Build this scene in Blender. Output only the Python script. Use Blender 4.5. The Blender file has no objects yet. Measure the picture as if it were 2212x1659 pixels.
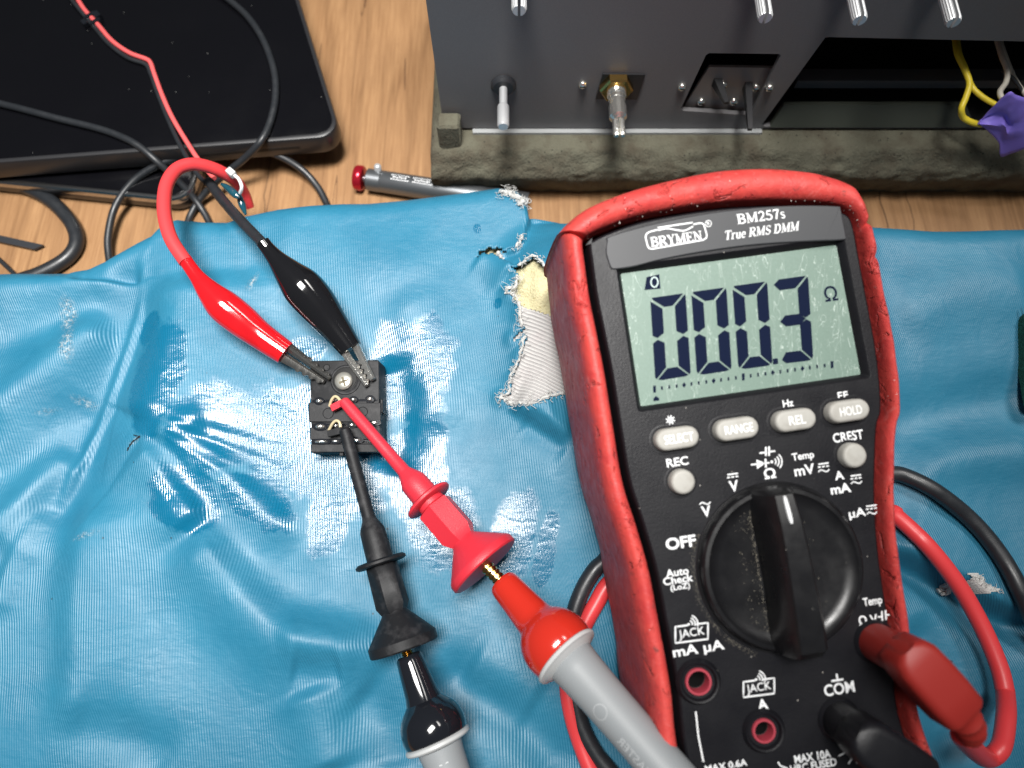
import bpy, bmesh, math, random
import numpy as np
from mathutils import Vector, Matrix

random.seed(7)
RNG = np.random.default_rng(7)
scene = bpy.context.scene
COL = scene.collection
S = 0.001                      # everything below is written in millimetres

# ------------------------------------------------------------------ camera
H, PITCH, FPX, CX, CY = 225.0, math.radians(70), 1534.0, 1106.0, 829.5
cam = bpy.data.cameras.new('camera')
cam.sensor_width = 36.0
cam.lens = 36.0 * FPX / 2212.0
cam.clip_start, cam.clip_end = 0.01, 20.0
cam.dof.use_dof = True
cam.dof.focus_distance = 0.196
cam.dof.aperture_fstop = 11.0
camo = bpy.data.objects.new('camera', cam)
COL.objects.link(camo)
camo.location = (0, 0, H * S)
camo.rotation_euler = (math.radians(90) - PITCH, 0, 0)
scene.camera = camo

# ------------------------------------------------------------------ world and lamps
W = bpy.data.worlds.new('World')
scene.world = W
W.use_nodes = True
W.node_tree.nodes['Background'].inputs[0].default_value = (0.80, 0.90, 1.0, 1)
W.node_tree.nodes['Background'].inputs[1].default_value = 0.085

def area(name, loc, target, sx, sy, power, color, spread=180):
    l = bpy.data.lights.new(name, 'AREA')
    l.shape = 'RECTANGLE'
    l.size, l.size_y = sx * S, sy * S
    l.energy, l.color, l.spread = power, color, math.radians(spread)
    o = bpy.data.objects.new(name, l)
    COL.objects.link(o)
    o.location = Vector(loc) * S
    d = (Vector(target) - Vector(loc)).normalized()
    o.rotation_euler = d.to_track_quat('-Z', 'Y').to_euler()
    return o
area('bench_lamp', (-60, 42, 760), (-110, 90, 0), 300, 165, 1.27, (1.0, 0.98, 0.95), 48)
area('fill_lamp', (360, 360, 860), (190, 225, 0), 300, 160, 0.5, (1.0, 0.97, 0.93), 42)  # added fill light for the upper right and panel, no such lamp seen

scene.view_settings.view_transform = 'Standard'
scene.view_settings.look = 'None'
scene.view_settings.exposure = 0.0
scene.view_settings.gamma = 1.0
scene.cycles.max_bounces = 6
scene.cycles.use_denoising = True

# ------------------------------------------------------------------ photo measurements to points in the place
RT, UP, FW = np.array([1., 0, 0]), np.array([0, math.sin(PITCH), math.cos(PITCH)]), np.array([0, math.cos(PITCH), -math.sin(PITCH)])
CAM = np.array([0, 0, H])
def ray(p): return FW * FPX + RT * (p[0] - CX) + UP * (CY - p[1])
def at_z(p, z): r = ray(p); return CAM + r * ((z - H) / r[2])
def at_y(p, y): r = ray(p); return CAM + r * (y / r[1])
def at_plane(p, o, n): r = ray(p); return CAM + r * (np.dot(np.asarray(o) - CAM, n) / np.dot(r, n))
def depth(q): return float(np.dot(np.asarray(q) - CAM, FW))
K = 0.73733
def crop(x0, y0, s):
    f = lambda x, y: ((x0 + x / s) * K, (y0 + y / s) * K)
    f.k = K / s
    return f
c1, c2, c3 = crop(0, 0, 1.952), crop(900, 0, 1.952), crop(1900, 0, 1.952)
c4, c5, c6 = crop(400, 600, 2.212), crop(850, 1000, 3.318), crop(900, 1400, 1.8433)
c7, c8 = crop(1550, 450, 1.952), crop(1850, 1150, 1.508)
d1, d2, d3, d4 = crop(0, 750, 2.212), crop(0, 1500, 2.212), crop(1350, 550, 2.074), crop(2550, 650, 3.318)
d5, d6, d7, d8 = crop(2550, 1250, 1.659), crop(600, 430, 7.54), crop(2700, 0, 5.53), crop(1900, 1850, 2.011)
pp = lambda x, y: (x, y)
pp.k = 1.0

# ------------------------------------------------------------------ object helpers
ORG = {}
def tag(o, label=None, cat=None, group=None, kind=None):
    if label: o['label'] = label
    if cat: o['category'] = cat
    if group: o['group'] = group
    if kind: o['kind'] = kind
    return o
def thing(name, loc, label, cat, group=None):
    o = bpy.data.objects.new(name, None)
    COL.objects.link(o)
    o.empty_display_size = 0.01
    o.location = Vector(loc) * S
    ORG[o.name] = np.array(loc, float)
    return tag(o, label, cat, group)
def mesh(name, vf, mat, parent=None, angle=40, smooth=True, origin=None):
    v, f = vf
    v = np.array([tuple(p) for p in v], float)
    if parent is not None: og = ORG[parent.name]
    elif origin is not None: og = np.array(origin, float)
    else: og = np.array([(v[:, 0].min() + v[:, 0].max()) / 2, (v[:, 1].min() + v[:, 1].max()) / 2, v[:, 2].min()])
    me = bpy.data.meshes.new(name)
    me.from_pydata([tuple(q) for q in (v - og) * S], [], [tuple(int(i) for i in q) for q in f])
    bm = bmesh.new(); bm.from_mesh(me)
    bmesh.ops.recalc_face_normals(bm, faces=bm.faces)
    bm.to_mesh(me); bm.free()
    if smooth:
        me.polygons.foreach_set('use_smooth', [True] * len(me.polygons))
        me.set_sharp_from_angle(angle=math.radians(angle))
    o = bpy.data.objects.new(name, me)
    COL.objects.link(o)
    if mat: me.materials.append(mat)
    ORG[o.name] = og
    if parent is not None: o.parent = parent
    else: o.location = Vector(og) * S
    return o
def join(*parts):
    V, Fc = [], []
    for v, f in parts:
        n = len(V); V += [tuple(p) for p in v]
        Fc += [tuple(i + n for i in q) for q in f]
    return V, Fc
def loft(loops, cap0=True, cap1=True, closed=True):
    n = len(loops[0]); V = []; Fc = []
    for L in loops: V += [tuple(p) for p in L]
    for a in range(len(loops) - 1):
        for i in range(n if closed else n - 1):
            j = (i + 1) % n
            Fc.append((a * n + i, a * n + j, (a + 1) * n + j, (a + 1) * n + i))
    if cap0: Fc.append(tuple(range(n))[::-1])
    if cap1: Fc.append(tuple((len(loops) - 1) * n + i for i in range(n)))
    return V, Fc
def catmull(pts, n=8, closed=False):
    P = np.array(pts, float); m = len(P); out = []
    R = range(m if closed else m - 1)
    for i in R:
        if closed: a, b, c, d = P[(i - 1) % m], P[i], P[(i + 1) % m], P[(i + 2) % m]
        else: a, b, c, d = P[max(i - 1, 0)], P[i], P[i + 1], P[min(i + 2, m - 1)]
        for k in range(n):
            t = k / n
            out.append(0.5 * ((2 * b) + (c - a) * t + (2 * a - 5 * b + 4 * c - d) * t * t + (3 * b - a - 3 * c + d) * t ** 3))
    if not closed: out.append(P[-1])
    return np.array(out)
def frames(P):
    T = np.gradient(P, axis=0); T /= np.linalg.norm(T, axis=1)[:, None] + 1e-12
    up = np.array([0, 0, 1.]); 
    if abs(T[0] @ up) > .9: up = np.array([1., 0, 0])
    A = []; a = up - T[0] * (up @ T[0]); a /= np.linalg.norm(a)
    for t in T:
        a = a - t * (a @ t); a /= np.linalg.norm(a); A.append(a.copy())
    A = np.array(A); B = np.cross(T, A)
    return T, A, B
def tube(P, r, seg=14, sa=1.0, sb=1.0, cap=True):
    P = np.array(P, float); T, A, B = frames(P)
    r = np.full(len(P), r) if np.isscalar(r) else np.array(r)
    th = np.linspace(0, 2 * math.pi, seg, endpoint=False)
    L = [[P[i] + r[i] * (sa * A[i] * math.sin(t) + sb * B[i] * math.cos(t)) for t in th] for i in range(len(P))]
    return loft(L, cap, cap)
def px_tube(cr, pts, r, n=8, seg=14):
    """centre line measured in a crop, each point with its height above the table"""
    return tube(catmull([at_z(cr(x, y), z) for x, y, z in pts], n), r, seg)
def lathe(p0, p1, prof, seg=28, poly=None, phase=0.0):
    """prof: (fraction along p0-p1, radius mm)"""
    p0, p1 = np.array(p0, float), np.array(p1, float)
    t = (p1 - p0); L = np.linalg.norm(t); t /= L
    up = np.array([0, 0, 1.]) if abs(t[2]) < .9 else np.array([0, 1., 0])
    a = up - t * (up @ t); a /= np.linalg.norm(a); b = np.cross(t, a)
    th = np.linspace(0, 2 * math.pi, seg, endpoint=False) + phase
    return loft([[p0 + t * L * f + r * (a * math.sin(q) + b * math.cos(q)) for q in th] for f, r in prof])
def offset_poly(L, d):
    L = np.array(L, float); n = len(L)
    area_ = 0.5 * sum(L[i][0] * L[(i + 1) % n][1] - L[(i + 1) % n][0] * L[i][1] for i in range(n))
    s = 1 if area_ > 0 else -1
    out = []
    for i in range(n):
        e0 = L[i] - L[i - 1]; e1 = L[(i + 1) % n] - L[i]
        n0 = np.array([e0[1], -e0[0]]) / (np.linalg.norm(e0) + 1e-9); n1 = np.array([e1[1], -e1[0]]) / (np.linalg.norm(e1) + 1e-9)
        m = n0 + n1; m /= (np.linalg.norm(m) + 1e-9)
        out.append(L[i] + s * m * d / max(.5, m @ n0))
    return np.array(out)
def circle(cx, cy, r, n=32, ry=None): return [(cx + r * math.cos(2 * math.pi * i / n), cy + (ry or r) * math.sin(2 * math.pi * i / n)) for i in range(n)]
def rrect(x0, y0, x1, y1, r, n=6):
    out = []
    for cx, cy, a in ((x1 - r, y0 + r, -90), (x1 - r, y1 - r, 0), (x0 + r, y1 - r, 90), (x0 + r, y0 + r, 180)):
        for k in range(n + 1):
            q = math.radians(a + 90 * k / n); out.append((cx + r * math.cos(q), cy + r * math.sin(q)))
    return out
def vnoise(x, y, sc, seed):
    g = np.random.default_rng(seed).random((256, 256))
    x = np.asarray(x) / sc + 40.5; y = np.asarray(y) / sc + 40.5
    xi, yi = np.floor(x).astype(int), np.floor(y).astype(int)
    fx, fy = x - xi, y - yi
    fx, fy = fx * fx * (3 - 2 * fx), fy * fy * (3 - 2 * fy)
    a, b = g[xi % 256, yi % 256], g[(xi + 1) % 256, yi % 256]
    c, d = g[xi % 256, (yi + 1) % 256], g[(xi + 1) % 256, (yi + 1) % 256]
    return ((a * (1 - fx) + b * fx) * (1 - fy) + (c * (1 - fx) + d * fx) * fy) * 2 - 1

# ------------------------------------------------------------------ materials
class NT:
    def __init__(s, name):
        s.m = bpy.data.materials.new(name); s.m.use_nodes = True
        s.t = s.m.node_tree; s.b = s.t.nodes['Principled BSDF']
        tc = s.n('ShaderNodeTexCoord'); mp = s.n('ShaderNodeMapping')
        mp.inputs['Scale'].default_value = (1000, 1000, 1000)
        s.l(tc.outputs['Object'], mp.inputs['Vector']); s.co = mp.outputs['Vector']
        s.h = None
    def n(s, t, **k):
        q = s.t.nodes.new(t)
        for a, v in k.items(): setattr(q, a, v)
        return q
    def l(s, a, b): s.t.links.new(a, b)
    def set(s, **k):
        for a, v in k.items():
            i = s.b.inputs[a.replace('_', ' ')]
            i.default_value = (*v, 1) if isinstance(v, tuple) and len(v) == 3 else v
    def noise(s, scale, detail=3, rough=.55, vec=None, dist=0.):
        q = s.n('ShaderNodeTexNoise'); q.inputs['Scale'].default_value = scale
        q.inputs['Detail'].default_value = detail; q.inputs['Roughness'].default_value = rough
        q.inputs['Distortion'].default_value = dist
        s.l(vec or s.co, q.inputs['Vector']); return q.outputs['Fac']
    def ramp(s, fac, stops):
        q = s.n('ShaderNodeValToRGB'); e = q.color_ramp.elements
        while len(e) < len(stops): e.new(.5)
        for i, (p, c) in enumerate(stops):
            e[i].position = p; e[i].color = (*c, 1) if isinstance(c, tuple) else (c, c, c, 1)
        s.l(fac, q.inputs['Fac']); return q.outputs['Color']
    def mix(s, fac, a, b):
        q = s.n('ShaderNodeMix', data_type='RGBA')
        for v, i in ((fac, 0), (a, 6), (b, 7)):
            if hasattr(v, 'links') or hasattr(v, 'is_linked'): s.l(v, q.inputs[i])
            else: q.inputs[i].default_value = (*v, 1) if isinstance(v, tuple) else v
        return q.outputs[2]
    def math(s, op, a, b=0., c=None, clamp=False):
        q = s.n('ShaderNodeMath', operation=op, use_clamp=clamp)
        for i, v in enumerate((a, b, c)):
            if v is None: continue
            if hasattr(v, 'is_linked'): s.l(v, q.inputs[i])
            else: q.inputs[i].default_value = v
        return q.outputs[0]
    def bump(s, height, dist_mm, strength=1.0):
        q = s.n('ShaderNodeBump'); q.inputs['Strength'].default_value = strength
        q.inputs['Distance'].default_value = dist_mm * S
        s.l(height, q.inputs['Height'])
        if s.h is not None: s.l(s.h, q.inputs['Normal'])
        s.h = q.outputs['Normal']; s.l(s.h, s.b.inputs['Normal'])
    def to(s, out, inp): s.l(out, s.b.inputs[inp])

def mat(name, col, rough=.4, metal=0., spec=.5, coat=0., var=None, bump=None, specks=None, scratch=None, rvar=None):
    """var=(scale, colour2, lo, hi)  bump=(scale, mm)  specks=(scale, size, colour)"""
    t = NT(name)
    t.set(Base_Color=col, Roughness=rough, Metallic=metal, Specular_IOR_Level=spec, Coat_Weight=coat)
    c = None
    if var:
        f = t.ramp(t.noise(var[0], 5, .62), [(var[2], 0.), (var[3], 1.)])
        c = t.mix(f, col, var[1])
    if specks:
        v = t.n('ShaderNodeTexVoronoi'); v.inputs['Scale'].default_value = specks[0]; v.inputs['Randomness'].default_value = 1
        t.l(t.co, v.inputs['Vector'])
        big = t.math('GREATER_THAN', t.noise(specks[0] * .37, 1), .55)
        m = t.math('MULTIPLY', t.math('LESS_THAN', v.outputs['Distance'], specks[1]), big)
        c = t.mix(m, c if c is not None else col, specks[2])
    if c is not None: t.to(c, 'Base Color')
    if rvar:
        t.to(t.ramp(t.noise(rvar[0], 4), [(.3, rvar[1]), (.7, rvar[2])]), 'Roughness')
    if bump: t.bump(t.noise(bump[0], 4, .6), bump[1])
    return t.m

M = {}
M['case'] = mat('meter_case', (.007, .007, .009), .42, spec=.28, bump=(1.9, .05), specks=(.35, .05, (.35, .33, .30)), rvar=(.12, .36, .5))
M['plate'] = mat('name_strip', (.028, .03, .034), .5, bump=(6, .01))
M['white_ink'] = mat('white_ink', (.80, .81, .82), .5, var=(1.2, (.55, .55, .55), .5, .8))
M['lcd_ink'] = mat('lcd_ink', (.006, .010, .030), .12, coat=.6)
M['key'] = mat('button_rubber', (.38, .37, .34), .55, var=(.4, (.30, .285, .255), .45, .8), bump=(4, .01))
M['key_ink'] = mat('button_ink', (.82, .82, .81), .5)
M['dial'] = mat('dial_black', (.007, .007, .008), .30, spec=.42, specks=(.5, .05, (.25, .24, .22)), rvar=(.2, .26, .42))
M['black_gloss'] = mat('black_gloss', (.008, .009, .012), .10, coat=.3)
M['black_soft'] = mat('black_soft', (.022, .024, .028), .45, bump=(2.5, .05))
M['black_hard'] = mat('black_hard', (.008, .0085, .010), .55, spec=.28, var=(.35, (.028, .028, .030), .5, .72), bump=(2.5, .03))
M['cable'] = mat('cable_black', (.016, .018, .021), .36, spec=.5, bump=(3, .02), rvar=(.3, .3, .5))
M['cable_red'] = mat('cable_red', (.62, .045, .05), .38, bump=(3, .015))
M['wire_red'] = mat('wire_red', (.72, .11, .11), .42)
M['boot_red'] = mat('boot_red', (.52, .008, .012), .10, coat=.5, var=(.12, (.38, .006, .01), .45, .7))
M['boot_black'] = mat('boot_black', (.006, .006, .007), .08, coat=.5)
M['grab_red'] = mat('grabber_red', (.54, .024, .040), .42, bump=(3.5, .06))
M['cap_red'] = mat('cap_red', (.45, .022, .012), .14, coat=.4)
M['plug_red'] = mat('plug_red', (.28, .017, .012), .52, bump=(4, .02))  # own brick red, darkened further to hold the shade over the plug
M['grey'] = mat('grey_handle', (.235, .25, .26), .48, bump=(3, .02))
M['grey_light'] = mat('grey_light', (.45, .46, .46), .4)
M['brass'] = mat('brass', (.55, .36, .12), .22, 1.)
M['gold'] = mat('gold_hook', (.85, .72, .45), .3, .55)
M['chrome'] = mat('nickel_steel', (.68, .67, .63), .2, .9, bump=(1.3, .12))
M['dark_steel'] = mat('dark_steel', (.36, .35, .33), .25, .95, bump=(1.2, .06))
M['alu'] = mat('aluminium', (.56, .57, .58), .38, .45, bump=(2, .02))
M['screw'] = mat('screw_zinc', (.62, .61, .55), .28, .75)
M['flange'] = mat('flange_paint', (.30, .31, .31), .5)
M['gunmetal'] = mat('gunmetal', (.17, .18, .19), .33, .75, bump=(5, .01))
M['anod_red'] = mat('anodised_red', (.45, .015, .03), .2, .6)
M['glass_black'] = mat('black_glass', (.003, .003, .004), .12, spec=.3, specks=(.30, .045, (.2, .2, .19)), rvar=(.04, .08, .22))
M['tab_side'] = mat('tablet_side', (.018, .018, .02), .35)
M['silver_edge'] = mat('silver_edge', (.42, .42, .42), .25, 1.)
M['panel'] = mat('panel_paint', (.13, .127, .131), .5, bump=(5, .02), var=(3.5, (.155, .150, .152), .4, .7))
M['plate_steel'] = mat('plate_steel', (.25, .24, .23), .42, .3)
M['void'] = mat('dark_interior', (.006, .006, .006), .8)
M['bar'] = mat('grey_bar', (.075, .08, .085), .4)
M['clear'] = mat('smoky_strip', (.045, .05, .04), .15)
M['yellow'] = mat('wire_yellow', (.80, .62, .04), .4)
M['cream'] = mat('wire_cream', (.62, .58, .50), .4)
M['tape'] = mat('purple_tape', (.25, .18, .70), .55, bump=(.6, .08), var=(.25, (.24, .18, .70), .4, .7))
M['foam_y'] = mat('yellow_foam', (.56, .51, .31), .9, var=(1.1, (.36, .28, .10), .58, .72), bump=(1.4, .7))
M['felt'] = mat('green_felt', (.004, .065, .042), .95, bump=(2, .5), var=(.8, (.01, .12, .08), .4, .7))
M['fray'] = mat('white_fray', (.52, .52, .50), .9, bump=(2.2, .4), var=(1.5, (.35, .36, .36), .5, .75))
M['teal'] = mat('teal_plastic', (.01, .06, .085), .08, coat=.6)
M['jack_red'] = mat('jack_red', (.36, .04, .06), .5, bump=(2, .05))
M['dark_hole'] = mat('dark_hole', (.004, .004, .004), .7)
M['foam_o'] = mat('olive_foam', (.125, .120, .085), .95, var=(.12, (.08, .068, .046), .42, .66), bump=(1.3, .8), specks=(.6, .16, (.012, .012, .009)))

def red_rubber():
    t = NT('holster_rubber')
    t.set(Roughness=.5, Specular_IOR_Level=.4)
    a = t.ramp(t.noise(.16, 6, .65), [(.42, (.54, .055, .046)), (.7, (.43, .034, .034))])
    g = t.ramp(t.noise(.5, 5, .7, dist=.8), [(.60, 0.), (.72, 1.)])
    c = t.mix(t.math('MULTIPLY', g, .75), a, (.07, .028, .024))
    pale = t.ramp(t.noise(.33, 6, .75, dist=1.5), [(.57, 0.), (.66, 1.)])
    c = t.mix(t.math('MULTIPLY', pale, .5), c, (.62, .15, .14))
    v = t.n('ShaderNodeTexVoronoi'); v.inputs['Scale'].default_value = .55; t.l(t.co, v.inputs['Vector'])
    m = t.math('MULTIPLY', t.math('LESS_THAN', v.outputs['Distance'], .055), t.math('GREATER_THAN', t.noise(.2, 1), .57))
    c = t.mix(m, c, (.75, .7, .66))
    t.to(c, 'Base Color')
    t.to(t.ramp(t.noise(.3, 4), [(.35, .44), (.7, .66)]), 'Roughness')
    t.bump(t.noise(.30, 5, .6, dist=.6), .30)
    t.bump(t.math('SUBTRACT', 1., t.ramp(t.noise(.21, 4, .6, dist=1.2), [(.58, 0.), (.70, 1.)])), .55)
    t.bump(t.noise(2.5, 3), .05)
    return t.m
M['holster'] = red_rubber()

def lcd_mat():
    t = NT('lcd_glass')
    t.set(Base_Color=(.19, .27, .225), Roughness=.5, Coat_Weight=.7, Coat_Roughness=.04)
    c = t.mix(t.ramp(t.noise(2.6, 2), [(.4, 0.), (.7, 1.)]), (.140, .208, .170), (.160, .234, .194))
    # fine hairline scratches in the lens
    sc = None
    for ang, s_, th in ((.5, .5, .018), (-.9, .62, .015), (1.3, .4, .014)):
        mp = t.n('ShaderNodeMapping'); mp.inputs['Rotation'].default_value = (0, 0, ang); mp.inputs['Scale'].default_value = (1, .06, 1)
        t.l(t.co, mp.inputs['Vector'])
        v = t.noise(s_, 2, .5, mp.outputs['Vector'], .6)
        k = t.math('LESS_THAN', t.math('ABSOLUTE', t.math('SUBTRACT', v, .62)), th * .22)
        sc = k if sc is None else t.math('MAXIMUM', sc, k)
    c = t.mix(t.math('MULTIPLY', sc, .5), c, (.62, .70, .64))
    t.to(c, 'Base Color')
    return t.m
M['lcd'] = lcd_mat()

def wood():
    t = NT('pine_wood')
    mp = t.n('ShaderNodeMapping'); mp.inputs['Scale'].default_value = (1, .045, 1); mp.inputs['Rotation'].default_value = (0, 0, .03)
    t.l(t.co, mp.inputs['Vector'])
    big = t.noise(.045, 3, .5, mp.outputs['Vector'], 1.2)
    ringn = t.math('FRACT', t.math('MULTIPLY', big, 6.0))
    r = t.ramp(ringn, [(0., (.27, .148, .068)), (.35, (.375, .215, .102)), (.85, (.335, .188, .088)), (1., (.27, .148, .068))])
    f = t.ramp(t.noise(.9, 6, .7, mp.outputs['Vector']), [(.3, (.62, .55, .5)), (.7, (1.05, 1.05, 1.05))])
    q = t.n('ShaderNodeMix', data_type='RGBA', blend_type='MULTIPLY'); q.inputs[0].default_value = .85
    t.l(r, q.inputs[6]); t.l(f, q.inputs[7]); c = q.outputs[2]
    fib = t.ramp(t.noise(2.2, 3, .6, mp.outputs['Vector']), [(.62, 0.), (.72, 1.)])
    c = t.mix(t.math('MULTIPLY', fib, .30), c, (.16, .075, .03))
    st = t.ramp(t.noise(.018, 4, .6), [(.55, 0.), (.75, 1.)])
    c = t.mix(t.math('MULTIPLY', st, .35), c, (.22, .105, .042))
    # dark checks along the grain
    ck = t.math('LESS_THAN', t.math('ABSOLUTE', t.math('SUBTRACT', t.noise(.16, 2, .5, mp.outputs['Vector'], .3), .66)), .006)
    c = t.mix(t.math('MULTIPLY', ck, .75), c, (.07, .03, .014))
    sp = t.n('ShaderNodeSeparateXYZ'); t.l(t.co, sp.inputs[0])
    for x_, wd in ((137.5, .28), (147.5, .2), (-92., .25), (-16., .16)):
        wv = t.math('MULTIPLY', t.math('SUBTRACT', t.noise(.05, 2), .5), 5.)
        k_ = t.math('LESS_THAN', t.math('ABSOLUTE', t.math('ADD', t.math('SUBTRACT', sp.outputs[0], x_), wv)), wd)
        c = t.mix(t.math('MULTIPLY', k_, .8), c, (.05, .024, .012))
    mo = t.ramp(t.noise(.06, 5, .65), [(.42, 0.), (.7, 1.)])
    c = t.mix(t.math('MULTIPLY', mo, .4), c, (.26, .14, .066))
    t.to(c, 'Base Color')
    t.set(Roughness=.5, Specular_IOR_Level=.35)
    t.bump(t.noise(1.2, 4, .6, mp.outputs['Vector']), .12)
    return t.m
M['wood'] = wood()

def vinyl():
    t = NT('ribbed_vinyl')
    def attr(n):
        a = t.n('ShaderNodeAttribute'); a.attribute_name = n; return a.outputs['Fac']
    wet_a, worn_a, rib_u = attr('wet'), attr('worn'), attr('rib')
    n1 = t.noise(.055, 6, .62); n2 = t.noise(.5, 4, .6)
    w = t.math('ADD', wet_a, t.math('MULTIPLY', t.math('SUBTRACT', n1, .5), 1.6))
    w = t.math('ADD', w, t.math('MULTIPLY', t.math('SUBTRACT', n2, .5), .18))
    wet = t.ramp(w, [(.44, 0.), (.58, 1.)])
    dust = t.ramp(t.noise(.05, 5, .6), [(.35, 0.), (.75, 1.)])
    dry = t.mix(dust, (.010, .128, .218), (.020, .160, .258))
    fine = t.ramp(t.noise(1.6, 4, .7), [(.35, 0.), (.75, 1.)])
    dry = t.mix(t.math('MULTIPLY', fine, .3), dry, (.028, .172, .272))
    c = t.mix(wet, dry, (.002, .105, .195))
    v = t.n('ShaderNodeTexVoronoi'); v.inputs['Scale'].default_value = .12; t.l(t.co, v.inputs['Vector'])
    spk = t.math('MULTIPLY', t.math('LESS_THAN', v.outputs['Distance'], .045), t.math('GREATER_THAN', t.noise(.05, 1), .5))
    c = t.mix(t.math('MULTIPLY', spk, .85), c, (.01, .05, .08))
    wn = t.math('MULTIPLY', worn_a, t.ramp(t.noise(1.5, 5, .75), [(.44, 0.), (.60, .9)]))
    wc = t.ramp(t.noise(.9, 3, .7), [(.44, (.03, .07, .10)), (.60, (.44, .46, .45))])
    c = t.mix(wn, c, wc)
    t.to(c, 'Base Color')
    ro = t.mix(wet, t.ramp(t.noise(.11, 4), [(.3, .45), (.7, .56)]), t.ramp(t.noise(.12, 4), [(.3, .16), (.7, .30)]))
    t.to(ro, 'Roughness')
    t.to(t.mix(wet, (.60, .60, .60), (.75, .75, .75)), 'Specular IOR Level')
    ribs = t.math('SINE', t.math('MULTIPLY', rib_u, 2 * math.pi / .72))
    wear = t.ramp(t.noise(.035, 3), [(.36, .25), (.6, 1.)])
    t.bump(t.math('MULTIPLY', ribs, wear), .045)
    mp = t.n('ShaderNodeMapping'); mp.inputs['Scale'].default_value = (.55, 1.6, 1)
    t.l(t.co, mp.inputs['Vector'])
    t.bump(t.noise(.42, 3, .5, mp.outputs['Vector'], .4), .10)
    t.bump(t.noise(.13, 3, .5, dist=.5), .30)
    return t.m
M['vinyl'] = vinyl()

def lining():
    t = NT('white_lining')
    mp = t.n('ShaderNodeMapping'); mp.inputs['Rotation'].default_value = (0, 0, math.radians(-62))
    t.l(t.co, mp.inputs['Vector'])
    sx = t.n('ShaderNodeSeparateXYZ'); t.l(mp.outputs['Vector'], sx.inputs[0])
    rib = t.math('SINE', t.math('ADD', t.math('MULTIPLY', sx.outputs[0], 2 * math.pi / 1.0), t.math('MULTIPLY', t.noise(.12, 2), 5.0)))
    c = t.mix(t.math('MULTIPLY_ADD', rib, .5, .5), (.36, .35, .345), (.50, .49, .475))
    c = t.mix(t.math('MULTIPLY', t.ramp(t.noise(.14, 5, .6), [(.5, 0.), (.72, 1.)]), .5), c, (.42, .38, .38))
    t.to(c, 'Base Color'); t.set(Roughness=.85)
    t.bump(rib, .14); t.bump(t.noise(2., 3), .12)
    return t.m
M['lining'] = lining()

# ------------------------------------------------------------------ the setting: bench top
o = mesh('tabletop', loft([[(-420, -330, -25), (420, -330, -25), (420, 480, -25), (-420, 480, -25)],
                           [(-420, -330, 0), (420, -330, 0), (420, 480, 0), (-420, 480, 0)]]), M['wood'], smooth=False, origin=(0, 0, 0))
tag(o, 'worn pine bench top with long brown grain under everything', 'bench top', kind='structure')

# ------------------------------------------------------------------ meter pose (needed by the cushion under it)
NW = RT * .041 + UP * .085 + FW * (-.9955); NW /= np.linalg.norm(NW)
LC = CAM + ray((1600, 700)) * (160.0 / FPX)
_a = at_plane((1341.3, 590.6), LC, NW); _b = at_plane((1807.7, 528.2), LC, NW)
EX = (_b - _a) / np.linalg.norm(_b - _a); EY = np.cross(NW, EX)
def MW(u, v, w): return LC + EX * u + EY * v + NW * w
def F(p, w=0.):
    q = at_plane(p, LC + NW * w, NW) - LC
    return np.array([q @ EX, q @ EY])
def mloop(L, w): return [MW(u, v, w) for u, v in L]
def base_z(x, y, w=-46.):
    o = LC + NW * w
    return o[2] - (NW[0] * (x - o[0]) + NW[1] * (y - o[1])) / NW[2]

# ------------------------------------------------------------------ cushion
def h0(x, y): return 12.5 + .13 * np.clip(y, -80, 200)
def P2(cr, pts, z=None):
    out = []
    for x, y in pts:
        q = at_z(cr(x, y), 16.); 
        q = at_z(cr(x, y), float(h0(q[0], q[1])) if z is None else z)
        out.append(q[:2])
    return np.array(out)
FOLDS = []
def fold(cr, pts, A, wl, wr, z=None): FOLDS.append((catmull(P2(cr, pts, z), 5), A, wl, wr))
def seg_dist(x, y, L):
    """distance, signed side and fraction along a polyline"""
    best = np.full(x.shape, 1e9); side = np.zeros(x.shape); frac = np.zeros(x.shape)
    cum = np.concatenate([[0], np.cumsum(np.linalg.norm(np.diff(L, axis=0), axis=1))])
    for i in range(len(L) - 1):
        a, b = L[i], L[i + 1]; d = b - a; l2 = d @ d + 1e-9
        t = np.clip(((x - a[0]) * d[0] + (y - a[1]) * d[1]) / l2, 0, 1)
        dx, dy = x - a[0] - t * d[0], y - a[1] - t * d[1]
        q = dx * dx + dy * dy
        m = q < best
        best = np.where(m, q, best)
        side = np.where(m, np.sign(d[0] * dy - d[1] * dx), side)
        frac = np.where(m, (cum[i] + t * math.sqrt(l2)) / cum[-1], frac)
    return np.sqrt(best), side, frac
# side: +1 lies left of the direction of travel (wl), -1 right (wr)
# long crease from the back edge down to the left, with a sharp glinting pleat along it
fold(d1, [(915, 60), (865, 250), (785, 500), (640, 880), (550, 1080), (390, 1450), (280, 1659), (180, 1950)], -3.6, 11, 8)
fold(d1, [(900, 200), (815, 500), (672, 880), (585, 1080), (425, 1450), (310, 1659)], 1.0, 1.3, 2.2)
# broad swell to the right of it
fold(d1, [(1180, 80), (1170, 400), (1120, 750), (1040, 1050), (960, 1180)], 3.6, 26, 13)
# pleats fanning out to the left
fold(d1, [(-150, 260), (100, 190), (450, 160), (800, 150)], 1.5, 6, 6)
fold(d1, [(-150, 640), (100, 500), (400, 380), (760, 215)], -1.3, 6, 6)
fold(d1, [(-150, 1080), (60, 910), (320, 710), (720, 400)], 2.1, 6.5, 7)
fold(d1, [(-150, 1500), (80, 1340), (320, 1100), (560, 880)], -1.6, 6, 7)
fold(d1, [(-100, 1850), (100, 1640), (300, 1420), (460, 1240)], 2.0, 5, 7)
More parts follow.
